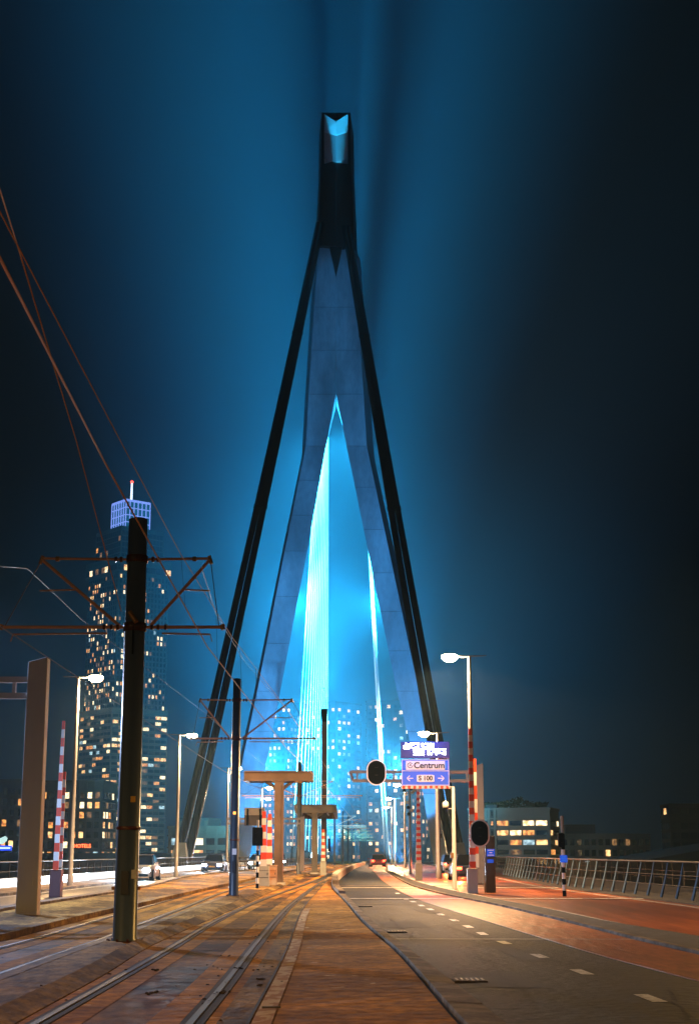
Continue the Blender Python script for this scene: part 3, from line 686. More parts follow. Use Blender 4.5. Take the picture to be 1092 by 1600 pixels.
for x0, x1, z in ((-1.14,-.32,.22),(-.20,.52,.20),(-.62,.0,-.10),(.10,1.16,-.08)):
    b = MB(); x = x0
    rr2 = random.Random(int(x0*100)+5)
    while x < x1-.06:
        w = rr2.uniform(.07,.13)
        for k in range(5):
            if rr2.random() < .8: b.box((x+w/2,-.1,z+.13-k*.065),(w*.8,.02,.05))
        x += w+.02
    b.build('lit_characters', ML, ds)
lamp('display_light', 'POINT', (0,-.5,.9), 500, (.12,.28,1.0), ds, radius=.4)
# signals with oval black backing boards
def oval(name, w, h, n=10):
    r = w/2; pts = []
    for i in range(n+1): a = math.pi*i/n; pts.append((r*math.cos(a), h/2-r+r*math.sin(a)))
    for i in range(n+1): a = math.pi+math.pi*i/n; pts.append((r*math.cos(a), -h/2+r+r*math.sin(a)))
    return pts
def signal(px, py, D, w, h, label, rim):
    p = P(px, py, D); t = empty('traffic_signal', tuple(p), label=label, cat='traffic signal')
    MB().prism(oval('', w, h, 14), -.02, .02).build('rim', rim, t)
    MB().prism(oval('', w-.12, h-.12, 14), -.045, -.021).build('backing_board', M_BLK, t)
    for z in (.24*h/1.3, -.14*h/1.3):
        l = MB().tube((0,-.05,z),(0,-.13,z),.13,.14,n=16).build('signal_hood', M_BLK, t)
        MB().lathe((0,0,0),[(.0,0),(.10,.005)],n=14).build('lens', mat('dark_signal_lens', (.45,.45,.48), .25), l).location = (0,-.135,z)
    return t
signal(588,1207,GD-.4,1.02,1.34,'black oval signal hanging on the slim gantry left of the blue sign', M_SW)
s2 = signal(749,1302,62,.80,1.10,'black oval signal with a bright white rim beside the lower striped boom', mat('white_rim', (.8,.78,.82), .4))
# barrier booms, raised
def boom(px, ybase, ytop, D, w, label, lean=0, n=10, cab=True, y0=None):
    x = P(px, ybase, D).x; z0 = gz(D); zt = P(px, ytop, D).z; t = empty('barrier_boom', (x, D, z0), label=label, cat='barrier', group='raised barrier booms')
    H = zt-z0
    if cab:
        MB().box((0,.1,.5),(.42,.5,1.0)).build('cabinet', M_GREYC if cab == 1 else mat('dark_red_cabinet', (.12,.05,.05), .5), t, bevel=.02)
    st = 1.0
    for i in range(n):
        a, b_ = st+(H-st)*i/n, st+(H-st)*(i+1)/n; q = w*(1-.45*i/n)
        MB().box((lean*(a+b_)/2,-.2,(a+b_)/2),(q,.08,b_-a-.003)).build('red_band' if (n-i) % 2 else 'white_band', M_RW_R if (n-i) % 2 else M_RW_W, t)
    return t
boom(88,1372,1127,58,.20,'tall red and white raised boom in front of the dark flats, taller of the pair', lean=.012, n=17, cab=2)
boom(94,1372,1206,66,.20,'shorter red and white raised boom just behind the tallest left one', lean=.012, n=12, cab=0)
boom(412,1372,1268,72,.30,'wide red and white raised boom at the grey cabinets, left of the pair', n=8, cab=0)
boom(421,1368,1272,76,.30,'wide red and white raised boom at the grey cabinets, against the portal post', n=8, cab=0)
boom(363,1350,1236,84,.14,'thin striped boom half hidden by the second tram mast', n=13, cab=0)
boom(738,1376,1139,63,.26,'tall striped boom on the right in front of the tallest street lamp', n=21, cab=1)
boom(744,1366,1186,66,.20,'red tipped boom mostly hidden behind the gantry post on the right', n=8, cab=0)
boom(654,1360,1228,92,.30,'red and white checked boom standing below the blue sign', n=26, cab=1)
boom(505,1352,1296,112,.30,'short striped boom at the foot of the dark wedge topped mast', n=10, cab=1)
# T-shaped portals over the tracks
M_TP = mat('rusty_brown_steel', (.17,.11,.08), .55, noise=.35, scale=1.2, bump=.2)
M_TP2 = mat('grey_brown_steel', (.17,.15,.13), .55, noise=.3, scale=1.2)
def portal(px, ybase, ytop, xl, xr, D, dep, label, m, th):
    z0 = gz(D)+.05; p = P(px, ybase, D); t = empty('track_portal', (p.x, D, z0), label=label, cat='portal', group='T-shaped portals over the tracks')
    H = P(px, ytop, D).z-z0; L = P(xl, ytop, D).x-p.x; Rr = P(xr, ytop, D).x-p.x; w = .46 if D < 90 else .44
    MB().box((0,0,H/2-.2),(w,.5,H-.4)).box((w*.18,-.26,H/2-.3),(.05,.03,H-.7)).build('post', m, t, bevel=.02)
    MB().box((0,0,.06),(w*1.5,.8,.12)).build('footing', M_PALE, t)
    MB().box(((L+Rr)/2,-.12,H-th/2),(Rr-L,.22,th)).box(((L+Rr)/2,-.25,H-.03),(Rr-L,.06,.06)).box(((L+Rr)/2,-.25,H-th+.03),(Rr-L,.06,.06)).build('front_beam', m, t)
    MB().box(((L+Rr)/2,dep,H-th/2),(Rr-L,.2,th)).build('rear_beam', M_SLAB, t)
    for x in (L+.1, Rr-.1): MB().box((x,dep/2,H-th/2),(.2,dep,th)).build('side_beam', m, t)
    for s in (-1,1): b = MB(); b.tube((s*w*.3,0,H-.9),(s*w*1.6,0,H-th+.05),.10,n=6); b.build('bracket', m, t)
    b = MB()
    for q in (.25,.5,.75): b.box((L+(Rr-L)*q,dep/2,H-th*.55),(.1,dep,.1))
    b.build('cross_bars', m, t)
    return t
portal(435,1382,1205,382,489,77,1.6,'rusty brown T-shaped portal over the tracks, nearer and larger of the two', M_TP, .50)
portal(491.5,1363,1257,460,525,115,17,'grey T-shaped portal with a ring canopy, farther of the two', M_TP2, .62)
# dark wedge topped mast
D = 118; x = P(506,1340,D).x; H = P(506,1108,D).z-gz(D)
t = empty('signal_mast', (x, D, gz(D)), label='tall dark square mast with a wedge top and thin antenna behind the farther portal', cat='mast')
MB().box((0,0,H/2-.5),(.42,.42,H-1)).build('shaft', mat('dark_brown_paint', (.10,.085,.07), .5, noise=.3, scale=.6), t)
MB().add([(-.2,-.2,H-1),(.2,-.2,H-1),(.2,.2,H-1),(-.2,.2,H-1),(-.26,-.26,H),(.26,-.26,H),(.26,.26,H),(-.26,.26,H)],[(3,2,1,0),(4,5,6,7),(0,1,5,4),(1,2,6,5),(2,3,7,6),(3,0,4,7)]).build('wedge_top', M_BLK, t)
b = MB(); b.tube((0,0,H),(0,0,H+1.7),.025,n=6); b.box((0,0,H+1.6),(.14,.05,.1)); b.build('antenna', M_LPOLE, t)
MB().box((.42,-.1,2.2),(.2,.2,.95)).build('signal_box', M_BLK, t)
MB().lathe((0,0,0), [(.36,0),(.36,.1),(.3,.12)],n=12).build('footing', M_PALE, t)
# grey portal sign (back of a board) on a beam, at the left road
D = 92; p = P(398,1276,D)
t = empty('sign_board', (p.x, D, p.z), label='back of a road sign board fixed to a pale horizontal beam left of the portal', cat='sign board')
MB().box((0,.1,.0),(1.24,.06,1.06)).build('board', mat('dark_board_back', (.10,.09,.09), .6), t)
MB().box((0,.05,.30),(1.24,.05,.42)).build('pale_back_plate', M_PALE, t)
for s in (-1,1): MB().box((s*.38-.05,-.02,-.02),(.09,.1,.98)).build('bracket', M_BLK, t)
b = MB(); b.box((.6,.2,-.12),(4.6,.16,.12)).box((.6,.2,-.40),(4.6,.16,.10))
for i in range(9): b.box((-1.4+i*.5,.2,-.26),(.07,.1,.2))
b.build('beam', M_LPOLE, t)
MB().box((2.86,.2,-1.6),(.24,.26,6.4-3.2)).build('beam_post', M_LPOLE, t)
# tram signal pole with black and white bands
def banded_pole(x, D, H, r, label, boxes, top=None, bands=10, hb=None, name='signal_pole'):
    t = empty(name, (x, D, gz(D)+.05), label=label, cat='signal pole'); hb = hb or H*.62
    for i in range(bands):
        a, b_ = hb*i/bands, hb*(i+1)/bands
        MB().tube((0,0,a),(0,0,b_-.002),r,n=14).build('black_band' if i % 2 == 0 else 'white_band', M_BLK if i % 2 == 0 else M_RW_W, t)
    MB().tube((0,0,hb),(0,0,H),r*.85,n=12).build('upper_pole', M_LPOLE, t)
    for (bx, bz, w, h, lens) in boxes:
        o = MB().box((bx,-.16,bz),(w,.22,h)).build('signal_box', M_BLK, t, bevel=.03)
        for (lx, lz, m) in lens:
            MB().tube((bx+lx,-.28,bz+lz),(bx+lx,-.30,bz+lz),.055,n=12).build('lens', m, o)
            MB().tube((bx+lx,-.27,bz+lz+.01),(bx+lx,-.36,bz+lz+.03),.09,.10,n=12).build('hood', M_BLK, o)
    return t
ER = emis('red_signal_light', (1,.06,.03), 6)
p = G(402,1391)
banded_pole(p.x, p.y, P(402,1283,p.y).z-gz(p.y), .065, 'black and white banded signal pole with a square black double signal', [(0,P(402,1309,p.y).z-gz(p.y),.46,.80,[(-.08,.2,ER),(-.08,-.2,ER)])], bands=9, hb=2.15)
p = P(881,1385,57)
t = banded_pole(p.x, 57, P(881,1277,57).z-gz(57), .07, 'black and white banded traffic light pole with a small blue sign, by the slanted railing', [(-.08,P(881,1315,57).z-gz(57),.24,.50,[(0,.14,M_INS),(0,-.02,M_INS)])], bands=9, hb=1.9)
MB().box((0,-.09,P(881,1344,57).z-gz(57)),(.27,.02,.26)).build('blue_sign', M_BL, t)
b = MB()
for z in (.07,0,-.07): b.box((0,-.103,P(881,1344,57).z-gz(57)+z),(.16,.004,.018))
b.build('sign_text_lines', M_SLB, t)
# cabinets
def cabinet(px, py, D, w, h, dep, label, m):
    p = P(px, py, D); t = empty('control_cabinet', (p.x, D, gz(D)+.06), label=label, cat='cabinet', group='grey control cabinets by the tracks')
    MB().box((0,0,h/2),(w,dep,h)).build('body', m, t, bevel=.02)
    MB().box((0,0,h+.02),(w+.04,dep+.04,.04)).build('lid', m, t)
    MB().box((0,-dep/2-.006,h*.42),(w*.9,.012,.02)).box((0,-dep/2-.006,h*.75),(w*.9,.012,.012)).build('door_seam', M_BLK, t)
    MB().box((w*.35,-dep/2-.015,h*.6),(.03,.03,.1)).build('handle', M_BLK, t)
cabinet(412,1387,73,.54,.98,.5,'pale grey control cabinet right beside the banded signal pole', M_GREYC)
cabinet(425.5,1382,76,.44,.92,.5,'rust stained control cabinet in front of the rusty portal post', mat('rust_stained_cabinet', (.5,.42,.35), .6, noise=.6, scale=2, col2=(.45,.2,.08)))
# information kiosk on the right
D = 64; p = P(766,1380,D)
t = empty('information_post', (p.x, D, gz(D)), label='dark slim information post with small blue signs below the white rimmed signal', cat='post')
MB().box((0,0,1.15),(.40,.30,2.3)).build('body', mat('dark_slate_panel', (.05,.06,.08), .4), t, bevel=.02)
MB().box((0.02,-.156,1.62),(.34,.012,.30)).build('blue_sign', M_BL, t); MB().box((0.0,-.156,1.28),(.26,.012,.14)).build('blue_sign', M_BL, t)
b = MB(); b.box((.02,-.166,1.72),(.24,.006,.03)).box((.02,-.166,1.62),(.12,.006,.03)).box((.02,-.166,1.52),(.26,.006,.03)); b.build('sign_text_lines', M_SW, t)
MB().tube((-.24,-.05,0),(-.24,-.05,2.7),.035,n=8).build('pole', M_LPOLE, t)
# camera pole
D = 70; p = P(710,1376,D); t = empty('camera_pole', (p.x, D, gz(D)), label='beige pole with a white dome camera, right of the blue sign', cat='camera pole'); H = P(707,1229,D).z-gz(D)
MB().lathe((0,0,0),[(.11,0),(.10,1),(.07,H)],n=12).build('pole', M_POST, t)
b = MB(); b.tube((0,0,H-.02),(-.25,0,H),.025,n=6); b.tube((0,0,H-1.0),(-.36,0,H-1.0),.025,n=6); b.build('bracket_arm', M_LPOLE, t)
MB().lathe((-.36,0,H-.98),[(.02,0),(.13,.02),(.15,.14),(.13,.27),(.02,.34)],n=14).build('camera_dome', M_RW_W, t)
MB().lathe((-.36,0,H-.96),[(.02,-.09),(.09,-.05),(.11,0)],n=12).build('camera_lens', M_BLK, t)
b = MB(); b.box((-.10,-.05,1.5),(.14,.12,.22)); b.build('junction_box', M_CLAMP, t)
# pole with a cluster of cameras and lamps
D = 118; p = P(641,1352,D); t = empty('equipment_pole', (p.x, D, gz(D)), label='dark pole crowded with small cameras and lamps between cable fan and boom', cat='equipment pole'); H = P(641,1222,D).z-gz(D)
MB().lathe((0,0,0),[(.10,0),(.07,H)],n=10).build('pole', M_MAST, t)
for i, (x, z) in enumerate(((-.32,.85),(-.42,.6),(.2,.75),(.1,.45),(-.2,1.5),(-.15,1.9),(.15,2.1),(-.1,2.4),(.35,.6))):
    MB().lathe((x,-.1,H-z-.15),[(.02,-.02),(.12,.02),(.13,.16),(.04,.24)],n=10).build('camera_dome', M_PALE if i % 2 == 0 else M_BLK, t)
MB().tube((-.5,0,H-.55),(.4,0,H-.55),.02,n=6).build('cross_arm', M_MAST, t)
D = 100; p = P(684.5,1355,D); t = empty('blue_lit_pole', (p.x, D, gz(D)), label='plain slate grey pole in front of the right pylon leg', cat='pole'); H = P(684,1226,D).z-gz(D)
t.name = 'steel_pole'
MB().lathe((0,0,0),[(.17,0),(.13,H)],n=12).build('pole', M_GAN, t); MB().box((.2,0,H*.45),(.12,.12,.25)).build('junction_box', M_BLK, t)
# thin side markers on lamp poles
# railings
M_RAILG = mat('railing_dark_steel', (.028,.024,.02), .7); M_RPOST = mat('railing_post_blue_lit', (.07,.15,.28), .5); M_MESH = mat('railing_mesh', (.02,.015,.012), .8)  # post colour has the bridge's blue light mixed in
def railing(B, a, b_, H, step, lean, label, postm, mesh=True, skip=None, n_bars=3, side=1, sw=.045):
    t = empty('railing', (ex(B, a), a, gz(a)+.06), label=label, cat='railing'); o = Vector(t.location)
    def pt(D, z, k=0): return Vector((ex(B, D)+side*lean*z+k, D, gz(D)+.06+z))-o
    D = a
    ds = []
    while D < b_: ds.append(D); D += step
    b = MB(); b.path([pt(d, H) for d in ds], .035, n=6); b.build('handrail', M_RAILG, t)
    for k in range(1, n_bars):
        b = MB(); b.path([pt(d, .12+(H-.12)*k/n_bars*.95-.05) for d in ds], .012, n=4); b.build('rail_wire', M_RAILG, t)
    for i, d in enumerate(ds):
        if i > 95: break
        b = MB(); u = pt(d,0); v = pt(d,H*.55); w = pt(d,H)
        b.tube(u, v+Vector((side*.03,0,0)), sw, sw*.8, n=4, smooth=False); b.tube(v+Vector((side*.03,0,0)), w, sw*.8, sw*.5, n=4, smooth=False); b.build('railing_post', postm, t)
    if mesh:
        b = MB()
        for q, w_ in zip(ds, ds[1:]):
            m = max(2, int((w_-q)/.14))
            for i in range(m):
                dd = q+(w_-q)*i/m
                b.tube(pt(dd,.12), pt(dd,H-.05), .006, n=3, smooth=False)
        o2 = b.build('mesh_bars', M_MESH, t); o2['kind'] = 'stuff'
    return t
railing(off(B12, .3), 30, 112, 1.25, 2.0, .24, 'leaning railing with pale slanted posts along the right road', M_RPOST, sw=.055)
railing(off(B12, 5.0), 55, 240, 1.15, 2.2, 0, 'far upright railing behind the right footpath', M_RAILG)
railing(off(B0, -.9), 30, 240, 1.15, 2.2, 0, 'upright railing along the left edge of the bridge', M_RAILG, side=-1)
railing(off(B1, .12), 112, 230, .9, 3, 0, 'low railing between the left road and the tram tracks', M_RAILG, mesh=False, n_bars=2)
railing(off(RB['b'], -1.0), 250, 300, 0.01, 30, 0, 'x', M_RAILG, mesh=False) if 0 else None
# parapet with a lit plinth by the left road edge
ribbon('plinth', off(B0, -1.0), off(B0, -.75), .5, .5, mat('blue_grey_parapet', (.25,.3,.36), .5), thick=.5, a=30, b=240, kind='structure')

# ------------------------------------------------------------------ cars, standing in the traffic lanes
HG = emis('headlight_glow', (.85,.93,1.0), 60); TG = emis('tail_light_glow', (1,.05,.015), 22)
def car(x, D, front, body, label, rz=0):
    z0 = gz(D)+.01
    t = empty('parked_car', (x, D, z0), rz, label=label, cat='car', group='cars on the bridge roads'); t.name = 'car'
    L, Wd = 4.3, 1.78; s = 1 if not front else -1      # s=1: rear toward the viewer
    prof = [(-2.15,.42,.30),(-2.12,.78,.80),(-1.95,.86,.86),(-1.2,.90,.92),(0,.92,.92),(1.0,.90,.92),(1.9,.80,.86),(2.15,.62,.74),(2.15,.40,.5)]
    b = MB()
    rings = []
    for (y, zt, hw) in [(-2.15,.62,.70),(-2.05,.82,.84),(-1.3,.95,.89),(0,.97,.89),(.9,.93,.89),(1.8,.80,.84),(2.1,.62,.72)]:
        zb = .22; rings.append([(-hw,s*y,zb),(-hw-.02,s*y,zb+.25),(-hw+.04,s*y,zt-.08),(-hw+.16,s*y,zt),(hw-.16,s*y,zt),(hw-.04,s*y,zt-.08),(hw+.02,s*y,zb+.25),(hw,s*y,zb)])
    b.loft(rings, smooth=False); b.build('body', body, t, bevel=.03)
    g = MB(); rings = []
    for (y, zt, hw) in [(-1.75,.95,.78),(-1.25,1.42,.62),(-.2,1.47,.64),(.35,1.42,.63),(1.15,.92,.76)]:
        rings.append([(-.80,s*y,.90),(-hw,s*y,zt),(hw,s*y,zt),(.80,s*y,.90)])
    g.loft(rings); g.build('windows', mat('dark_glass', (.01,.012,.015), .06, spec=.8), t)
    rf = MB(); rf.box((0,-s*.45,1.475),(1.16,1.2,.035)).build('roof', body, t, bevel=.01)
    for sx in (-1,1):
        for sy in (-1.32,1.32):
            w = MB().tube((sx*.93,s*sy,.32),(sx*.70,s*sy,.32),.32,n=20).build('wheel', M_BLK, t); MB().tube((sx*.94,s*sy,.32),(sx*.935,s*sy,.32),.19,n=12).build('rim', M_GREYC, w)
        MB().box((sx*1.0,s*.75,.98),(.16,.12,.12)).build('wing_mirror', body, t)
        if front:
            MB().box((sx*.62,-2.12,.62),(.34,.12,.17)).build('headlight', HG, t)
            lamp('headlight_beam', 'SPOT', (sx*.62,-2.25,.62), 9000, (.70,.86,1.0), t, target=(sx*.62,-22,-.25), cone=70, blend=.9, radius=.07)
        else:
            MB().box((sx*.66,-2.12,.70),(.30,.12,.15)).build('tail_light', TG, t)
            lamp('tail_light_beam', 'SPOT', (sx*.66,-2.25,.72), 1500, (1,.10,.02), t, target=(sx*.66,-9,-.6), cone=150, blend=.9, radius=.07)
    MB().box((0,-2.13,.5),(.5,.03,.11)).build('number_plate', M_YEL, t)
    MB().box((0,-2.1,.32),(1.4,.12,.14)).build('bumper', M_BLK, t)
    return t
C1 = mat('silver_car_paint', (.5,.52,.55), .3, metal=.5); C2 = mat('dark_blue_car_paint', (.02,.03,.07), .25, spec=.8); C3 = mat('white_car_paint', (.75,.76,.78), .3); C4 = mat('dark_red_car_paint', (.2,.01,.01), .3)
for D, dx, m, lab in ((92,-2.4,C1,'silver car with lit headlights in the left lane, closest of those oncoming'),(128,-2.5,C2,'dark car with lit headlights beside the second tram mast'),(158,-2.4,C3,'white car with bright headlights seen beside the portal post'),(190,-2.4,C2,'small distant car with lit headlights, last in the left lane')):
    car(ex(B1, D)+dx, D, True, m, lab, rz=-.02)
for D, dx, m, lab in ((92,-3.4,C2,'dark car with red tail lights on the right road, closest of those driving away'),(124,-2.6,C1,'silver car with red tail lights, below the blue sign'),(190,-2.4,C4,'dark red car with tail lights near the road crest'),(235,-2.6,C2,'farthest car with red tail lights at the road crest')):
    car(ex(B12, D)+dx if D < 150 else .0243*D-1.2, D, False, m, lab, rz=.05)

# ------------------------------------------------------------------ buildings
M_FA = mat('tower_concrete', (.065,.068,.07), .7, noise=.25, scale=.3); M_FB = mat('brown_brick', (.22,.14,.10), .85, noise=.25, scale=.5); M_FC = mat('dark_brick', (.10,.085,.08), .9)
M_BLKW = mat('blackened_cladding', (.012,.012,.013), .9)
M_GL = mat('dark_window_glass', (.008,.014,.02), .12, spec=.9)
def winmat(name, c1, c2, s):
    m = bpy.data.materials.new(name); m.use_nodes = True; nt = m.node_tree; b = nt.nodes['Principled BSDF']; b.inputs['Base Color'].default_value = (.05,.05,.05,1)
    tc = nt.nodes.new('ShaderNodeTexCoord'); n = nt.nodes.new('ShaderNodeTexNoise'); n.inputs['Scale'].default_value = .9; n.inputs['Detail'].default_value = 3
    rp = nt.nodes.new('ShaderNodeValToRGB'); rp.color_ramp.elements[0].color = (*c2,1); rp.color_ramp.elements[1].color = (*c1,1); rp.color_ramp.elements[0].position = .38; rp.color_ramp.elements[1].position = .6
    nt.links.new(tc.outputs['Object'], n.inputs['Vector']); nt.links.new(n.outputs['Fac'], rp.inputs[0]); nt.links.new(rp.outputs[0], b.inputs['Emission Color']); b.inputs['Emission Strength'].default_value = s
    return m
WM = [winmat('warm_lit_room', (1,.62,.25), (.35,.12,.03), 2.6), winmat('pale_lit_room', (1,.80,.50), (.5,.3,.12), 3.2), winmat('orange_lit_room', (1,.42,.10), (.3,.08,.02), 2.0), winmat('cold_lit_room', (.6,.85,.95), (.15,.25,.3), 1.5), winmat('dim_lit_room', (.5,.25,.09), (.1,.04,.02), 1.0)]
def building(name, cx, cy, z0, secs, rot, label, cat='building', seed=1, maxlit=90, group=None):
    """secs: list of (w, d, z_bottom, z_top, cols_w, cols_d, storey, win_frac_w, win_frac_h, p_lit, wall_material, faces)"""
    rg = random.Random(seed); t = empty(name, (cx, cy, z0), rot, label=label, cat=cat, group=group)
    lit = []; dark = MB(); trims = MB(); inst = []
    for (w, d, zb, zt, cw, cd, st, fw, fh, pl, wm, ox, oy) in secs:
        MB().box((ox,oy,(zb+zt)/2),(w,d,zt-zb)).build('wall', wm, t)
        b = MB().box((ox,oy,zt+.35),(w+.5,d+.5,.7)).build('parapet', wm, t)
        ns = int((zt-zb-.5)/st)
        for face, (n, width) in {'f':(cw,w),'l':(cd,d),'r':(cd,d)}.items():
            cwid = (width-1.0)/n
            run = 0
            for k in range(ns):
                zc = zb+.5+st*(k+.5)
                for i in range(n):
                    u = -width/2+.5+cwid*(i+.5); ww, hh = cwid*fw, st*fh
                    def quad(mb, o=.10, dpt=.2, face=face, u=u, zc=zc, ww=ww, hh=hh, w=w, d=d, ox=ox, oy=oy):
                        if face == 'f': mb.box((ox+u, oy-d/2-o+dpt/2, zc),(ww,dpt,hh))
                        elif face == 'l': mb.box((ox-w/2-o+dpt/2, oy+u, zc),(dpt,ww,hh))
                        else: mb.box((ox+w/2+o-dpt/2, oy+u, zc),(dpt,ww,hh))
                    run = run-1 if run > 0 else (rg.choice((1,1,2,3)) if rg.random() < pl*.55 else 0)
                    if run > 0: lit.append((ww*hh, quad, rg.choice((0,0,1,1,2,2,4,4)) if rg.random() < .93 else 3))
                    else: quad(dark)
                    # balcony/sill ledges
                zl = zb+.5+st*k
            for k in range(ns+1):
                zl = zb+.5+st*k; th = .30
                if face == 'f': trims.box((ox,oy-d/2-.12,zl),(width,.3,th))
                elif face == 'l': trims.box((ox-w/2-.12,oy,zl),(.3,width,th))
                else: trims.box((ox+w/2+.12,oy,zl),(.3,width,th))
            for i in range(n+1):
                if fw > .8: continue
                u = -width/2+.5+cwid*i
                if face == 'f': trims.box((ox+u,oy-d/2-.09,(zb+zt)/2),(cwid*(1-fw)*.6,.22,zt-zb-.2))
    lit.sort(key=lambda q: -q[0]); rg2 = random.Random(seed+9)
    if len(lit) > maxlit:
        idx = set(rg2.sample(range(len(lit)), maxlit))
    else: idx = set(range(len(lit)))
    rest = [MB() for _ in WM]
    for i, (a, q, mi) in enumerate(lit):
        if i in idx: b = MB(); q(b); b.build('lit_window', WM[mi], t)
        else: q(rest[mi])
    allr = MB()
    for mi, r in enumerate(rest):
        allr.cur = mi
        if r.v: allr.add(r.v, r.f)
    if allr.v: allr.build('lit_windows', WM, t, kind='stuff')
    dark.build('dark_windows', M_GL, t, kind='stuff'); trims.build('ledges', secs[0][10] if len(secs) < 3 else M_FA, t)
    return t
# glass topped residential tower on the left
TD = 850; tc_ = P(205,800,TD+22)
rot = R(-51)
def shift(a, b): return a, b
tw = building('residential_tower', tc_.x, TD+22, -8, [
    (37,36,0,93,9,9,3.35,.86,.52,.62,M_FB,-0,0), (34,35,93,172,14,14,3.1,.45,.66,.42,M_FA,0,0), (36.5,36.5,172,180,10,10,4,.9,.8,.55,M_FA,0,0),(29,29,180,199,12,12,3.4,.85,.8,.05,M_FA,0,0)], R(45)-R(6),
    'tall slim residential tower with lit windows, a glowing glass crown and a spire', cat='tower', seed=4, maxlit=95)
M_CROWN = emis('crown_lattice_glow', (.22,.34,1.0), 1.5); M_CGL = mat('crown_glass', (.01,.05,.09), .2, emit=(.02,.22,.42), es=.45)
z0c = 199.7; hc = 17.5; wc = 16.5
MB().box((0,0,z0c+hc/2),(wc-.6,wc-.6,hc)).build('crown_glass_core', M_CGL, tw)
b = MB()
for i in range(7):
    u = -wc/2+wc*i/6
    for (x, y) in ((u,-wc/2),(-wc/2,u),(wc/2,u),(u,wc/2)): b.box((x,y,z0c+hc/2),(.42,.42,hc))
for k in range(5):
    z = z0c+hc*k/4
    for (x,y,sx,sy) in ((0,-wc/2,wc,.42),(0,wc/2,wc,.42),(-wc/2,0,.42,wc),(wc/2,0,.42,wc)): b.box((x,y,z+.003),(sx+.006,sy+.006,.42 if k < 4 else 1.3))
b.build('crown_lattice', M_CROWN, tw)
b = MB(); b.tube((0,0,z0c+hc),(0,0,z0c+hc+13),.75,.5,n=6); b.build('spire', emis('spire_glow', (.65,.78,1), 3.0), tw)
MB().lathe((0,0,z0c+hc+13),[(.3,0),(.9,.4),(.9,1.2),(.2,1.6)],n=8).build('beacon', emis('red_beacon', (1,.06,.03), 8), tw)
# low blocks
def at(px, D): return P(px, 1345, D).x
building('flat_block', at(62,480)-14, 500, -8, [(66,18,0,34,26,5,3.1,.55,.62,.85,M_FC,0,0)], R(-6), 'dark block of flats with scattered warm windows left of the tower', seed=8, cat='flats')
building('flat_block', at(-30,420)-14, 470, -8, [(40,18,0,33,17,5,3.1,.55,.62,.4,M_FC,0,0)], R(8), 'darkest block of flats at the left edge behind the gantry post', seed=18, cat='flats')
building('brick_block', at(316,400), 412, -8, [(17,14,0,17.8,5,4,3.1,.72,.55,.5,M_FB,0,0),(8,12,17.8,20,3,3,3,.5,.4,0,M_FC,-2,0)], R(-12), 'low brick block between the tower and the second tram mast', seed=5, cat='flats')
building('waterfront_shed', at(150,330), 350, -8, [(90,14,0,10.5,20,3,5,.6,.3,.12,M_FC,0,0)], 0, 'low dark waterfront building below the tower', seed=15)
building('apartment_block', P(812,1300,400).x, 414, -8, [(22,13,0,22.6,6,4,2.5,.84,.50,.7,mat('beige_balcony_render', (.30,.25,.21), .8),0,0),(2.6,1.5,0,23.4,1,1,2.5,.3,.4,.9,M_FC,-4.5,-6.2)], R(-18), 'apartment block with balconies and planted roof terrace, right of the gantry', seed=21, cat='flats')
# roof terrace plants on it
fr = random.Random(5); b = MB(); ctr = Vector((P(812,1300,400).x, 414, 15.2))
for _ in range(900):
    a = fr.uniform(-9,9); h = 1.6+1.6*math.exp(-((a-1)/2.5)**2); p = ctr+Vector((a, fr.uniform(-4,4), fr.uniform(0,h))); s = fr.uniform(.15,.4)
    d1 = Vector((fr.gauss(0,1),fr.gauss(0,1),fr.gauss(0,1))).normalized()*s; d2 = Vector((fr.gauss(0,1),fr.gauss(0,1),fr.gauss(0,1))).normalized()*s
    b.add([p-d1-d2, p+d1-d2, p+d1+d2, p-d1+d2], [(0,1,2,3)])
b.build('roof_shrubs', mat('dark_foliage', (.03,.05,.025), .8), kind='stuff')
# rounded block
t = empty('rounded_building', (P(938,1330,460).x, 472, -8), label='low rounded apartment building with a grid of square windows, far right', cat='flats')
Rr_ = 24; ns = 6; wall = MB(); 
arc = [(-17+34*i/16, 0) for i in range(17)]
pts = [(x, -6*math.cos(x/17*1.3)) for x, _ in arc]
zt = 17.6
for (x0,y0),(x1,y1) in zip(pts, pts[1:]): wall.add([(x0,y0,0),(x1,y1,0),(x1,y1,zt),(x0,y0,zt)],[(0,1,2,3)])
wall.add([(x,y,zt) for x,y in pts]+[(17,12,zt),(-17,12,zt)],[tuple(range(19))]); wall.add([(17,pts[-1][1],0),(17,12,0),(17,12,zt),(17,pts[-1][1],zt)],[(0,1,2,3)]); wall.add([(-17,pts[0][1],0),(-17,12,0),(-17,12,zt),(-17,pts[0][1],zt)],[(0,1,2,3)])
wall.build('wall', mat('pale_render', (.30,.24,.19), .8), t)
MB().box((-4,3,zt+1.4),(9,6,2.8)).build('roof_house', M_FC, t)
dk = MB(); rg = random.Random(2)
for k in range(5):
    for i, ((x0,y0),(x1,y1)) in enumerate(zip(pts, pts[1:])):
        z = 2.2+3.2*k; c = ((x0+x1)/2,(y0+y1)/2-.06,z); a = math.atan2(y1-y0,x1-x0)
        if rg.random() < .2: MB().box(c,(1.35,.14,1.8),rz=a).build('lit_window', rg.choice((WM[4],WM[4],WM[0],WM[3])), t)
        else: MB().box(c,(1.35,.14,1.8),rz=a).build('dark_window', M_GL, t)
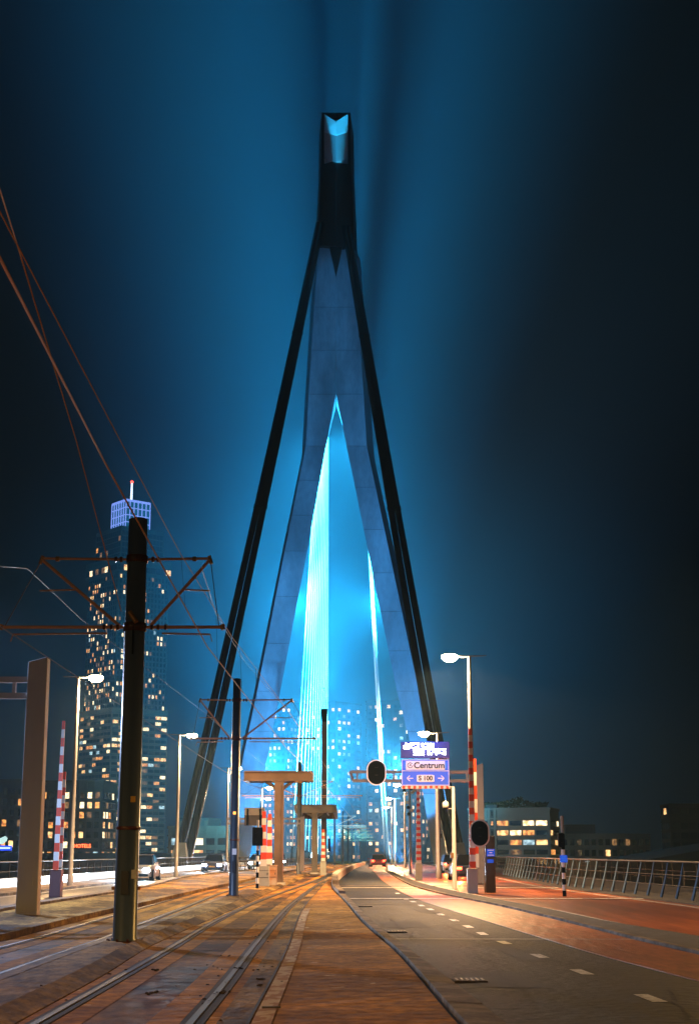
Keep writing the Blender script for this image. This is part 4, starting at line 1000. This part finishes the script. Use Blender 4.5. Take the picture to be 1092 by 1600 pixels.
# dark arched shed and the far tower at the right edge
t = empty('arched_shed', (62, 190, -5.5), label='dark low shed with a rising curved roof at the right edge', cat='shed')
poly = [(-38,-2),(-38,5.2)]+[(-38+76*i/14, 5.2+8.5*math.sin(math.pi*.5*i/14)) for i in range(1,15)]+[(38,-2)]
MB().prism(poly, -8, 26).build('shell', M_BLKW, t)
b = MB()
for i in range(12): b.box((-33+6*i, -8.1, 2.4),(3.4,.3,2.6))
b.build('dark_windows', M_GL, t)
building('office_slab', P(1112,1300,500).x, 510, -8, [(26,14,0,23.5,9,3,3.1,.8,.62,0,M_BLKW,0,0),(26,14,23.5,27.2,9,3,3.1,.8,.62,.7,M_BLKW,0,0)], 0, 'dark office slab cut by the right edge with one lit storey', seed=33)
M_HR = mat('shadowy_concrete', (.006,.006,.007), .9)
# high-rises beyond the bridge, seen between the pylon legs
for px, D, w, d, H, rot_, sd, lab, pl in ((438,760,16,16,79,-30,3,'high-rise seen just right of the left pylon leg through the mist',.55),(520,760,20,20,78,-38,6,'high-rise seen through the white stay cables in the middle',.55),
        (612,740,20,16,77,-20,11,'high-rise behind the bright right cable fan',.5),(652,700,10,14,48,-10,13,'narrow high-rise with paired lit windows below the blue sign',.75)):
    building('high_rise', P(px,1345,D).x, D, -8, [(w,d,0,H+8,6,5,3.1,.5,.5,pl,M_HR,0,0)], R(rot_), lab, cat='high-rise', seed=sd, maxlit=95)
# red hotel sign and blue sign on the left bank
p = P(129,1322,335)
t = empty('neon_sign', tuple(p), label='red glowing HOTELS sign low on the dark bank behind a lamp pole', cat='neon sign')
MB().box((0,.1,0),(4.2,.15,1.3)).build('panel', mat('dark_red_panel', (.06,.01,.005), .6), t)
text_obj('letters', 'HOTELS', 1.05, emis('red_neon', (1,.12,.03), 6), t, (0,0,0), bold=.02)
p = P(3,1325,300)
t = empty('neon_sign', tuple(p), label='blue glowing sign with a white shape at the left edge', cat='neon sign')
MB().box((0,.1,0),(4.0,.15,.9)).build('panel', emis('blue_neon', (.02,.08,1), 2.2), t); MB().box((0,0,0),(3.4,.1,.22)).build('light_bar', emis('pale_neon', (.7,.85,.8), 2), t)
MB().prism([(-1.2,.7),(.2,.75),(.9,1.3),(1.1,1.9),(.6,2.3),(-.2,1.9),(-1.3,2.0)],-.05,.05).build('white_shape', emis('white_neon', (.6,.9,.85), 1.2), t)
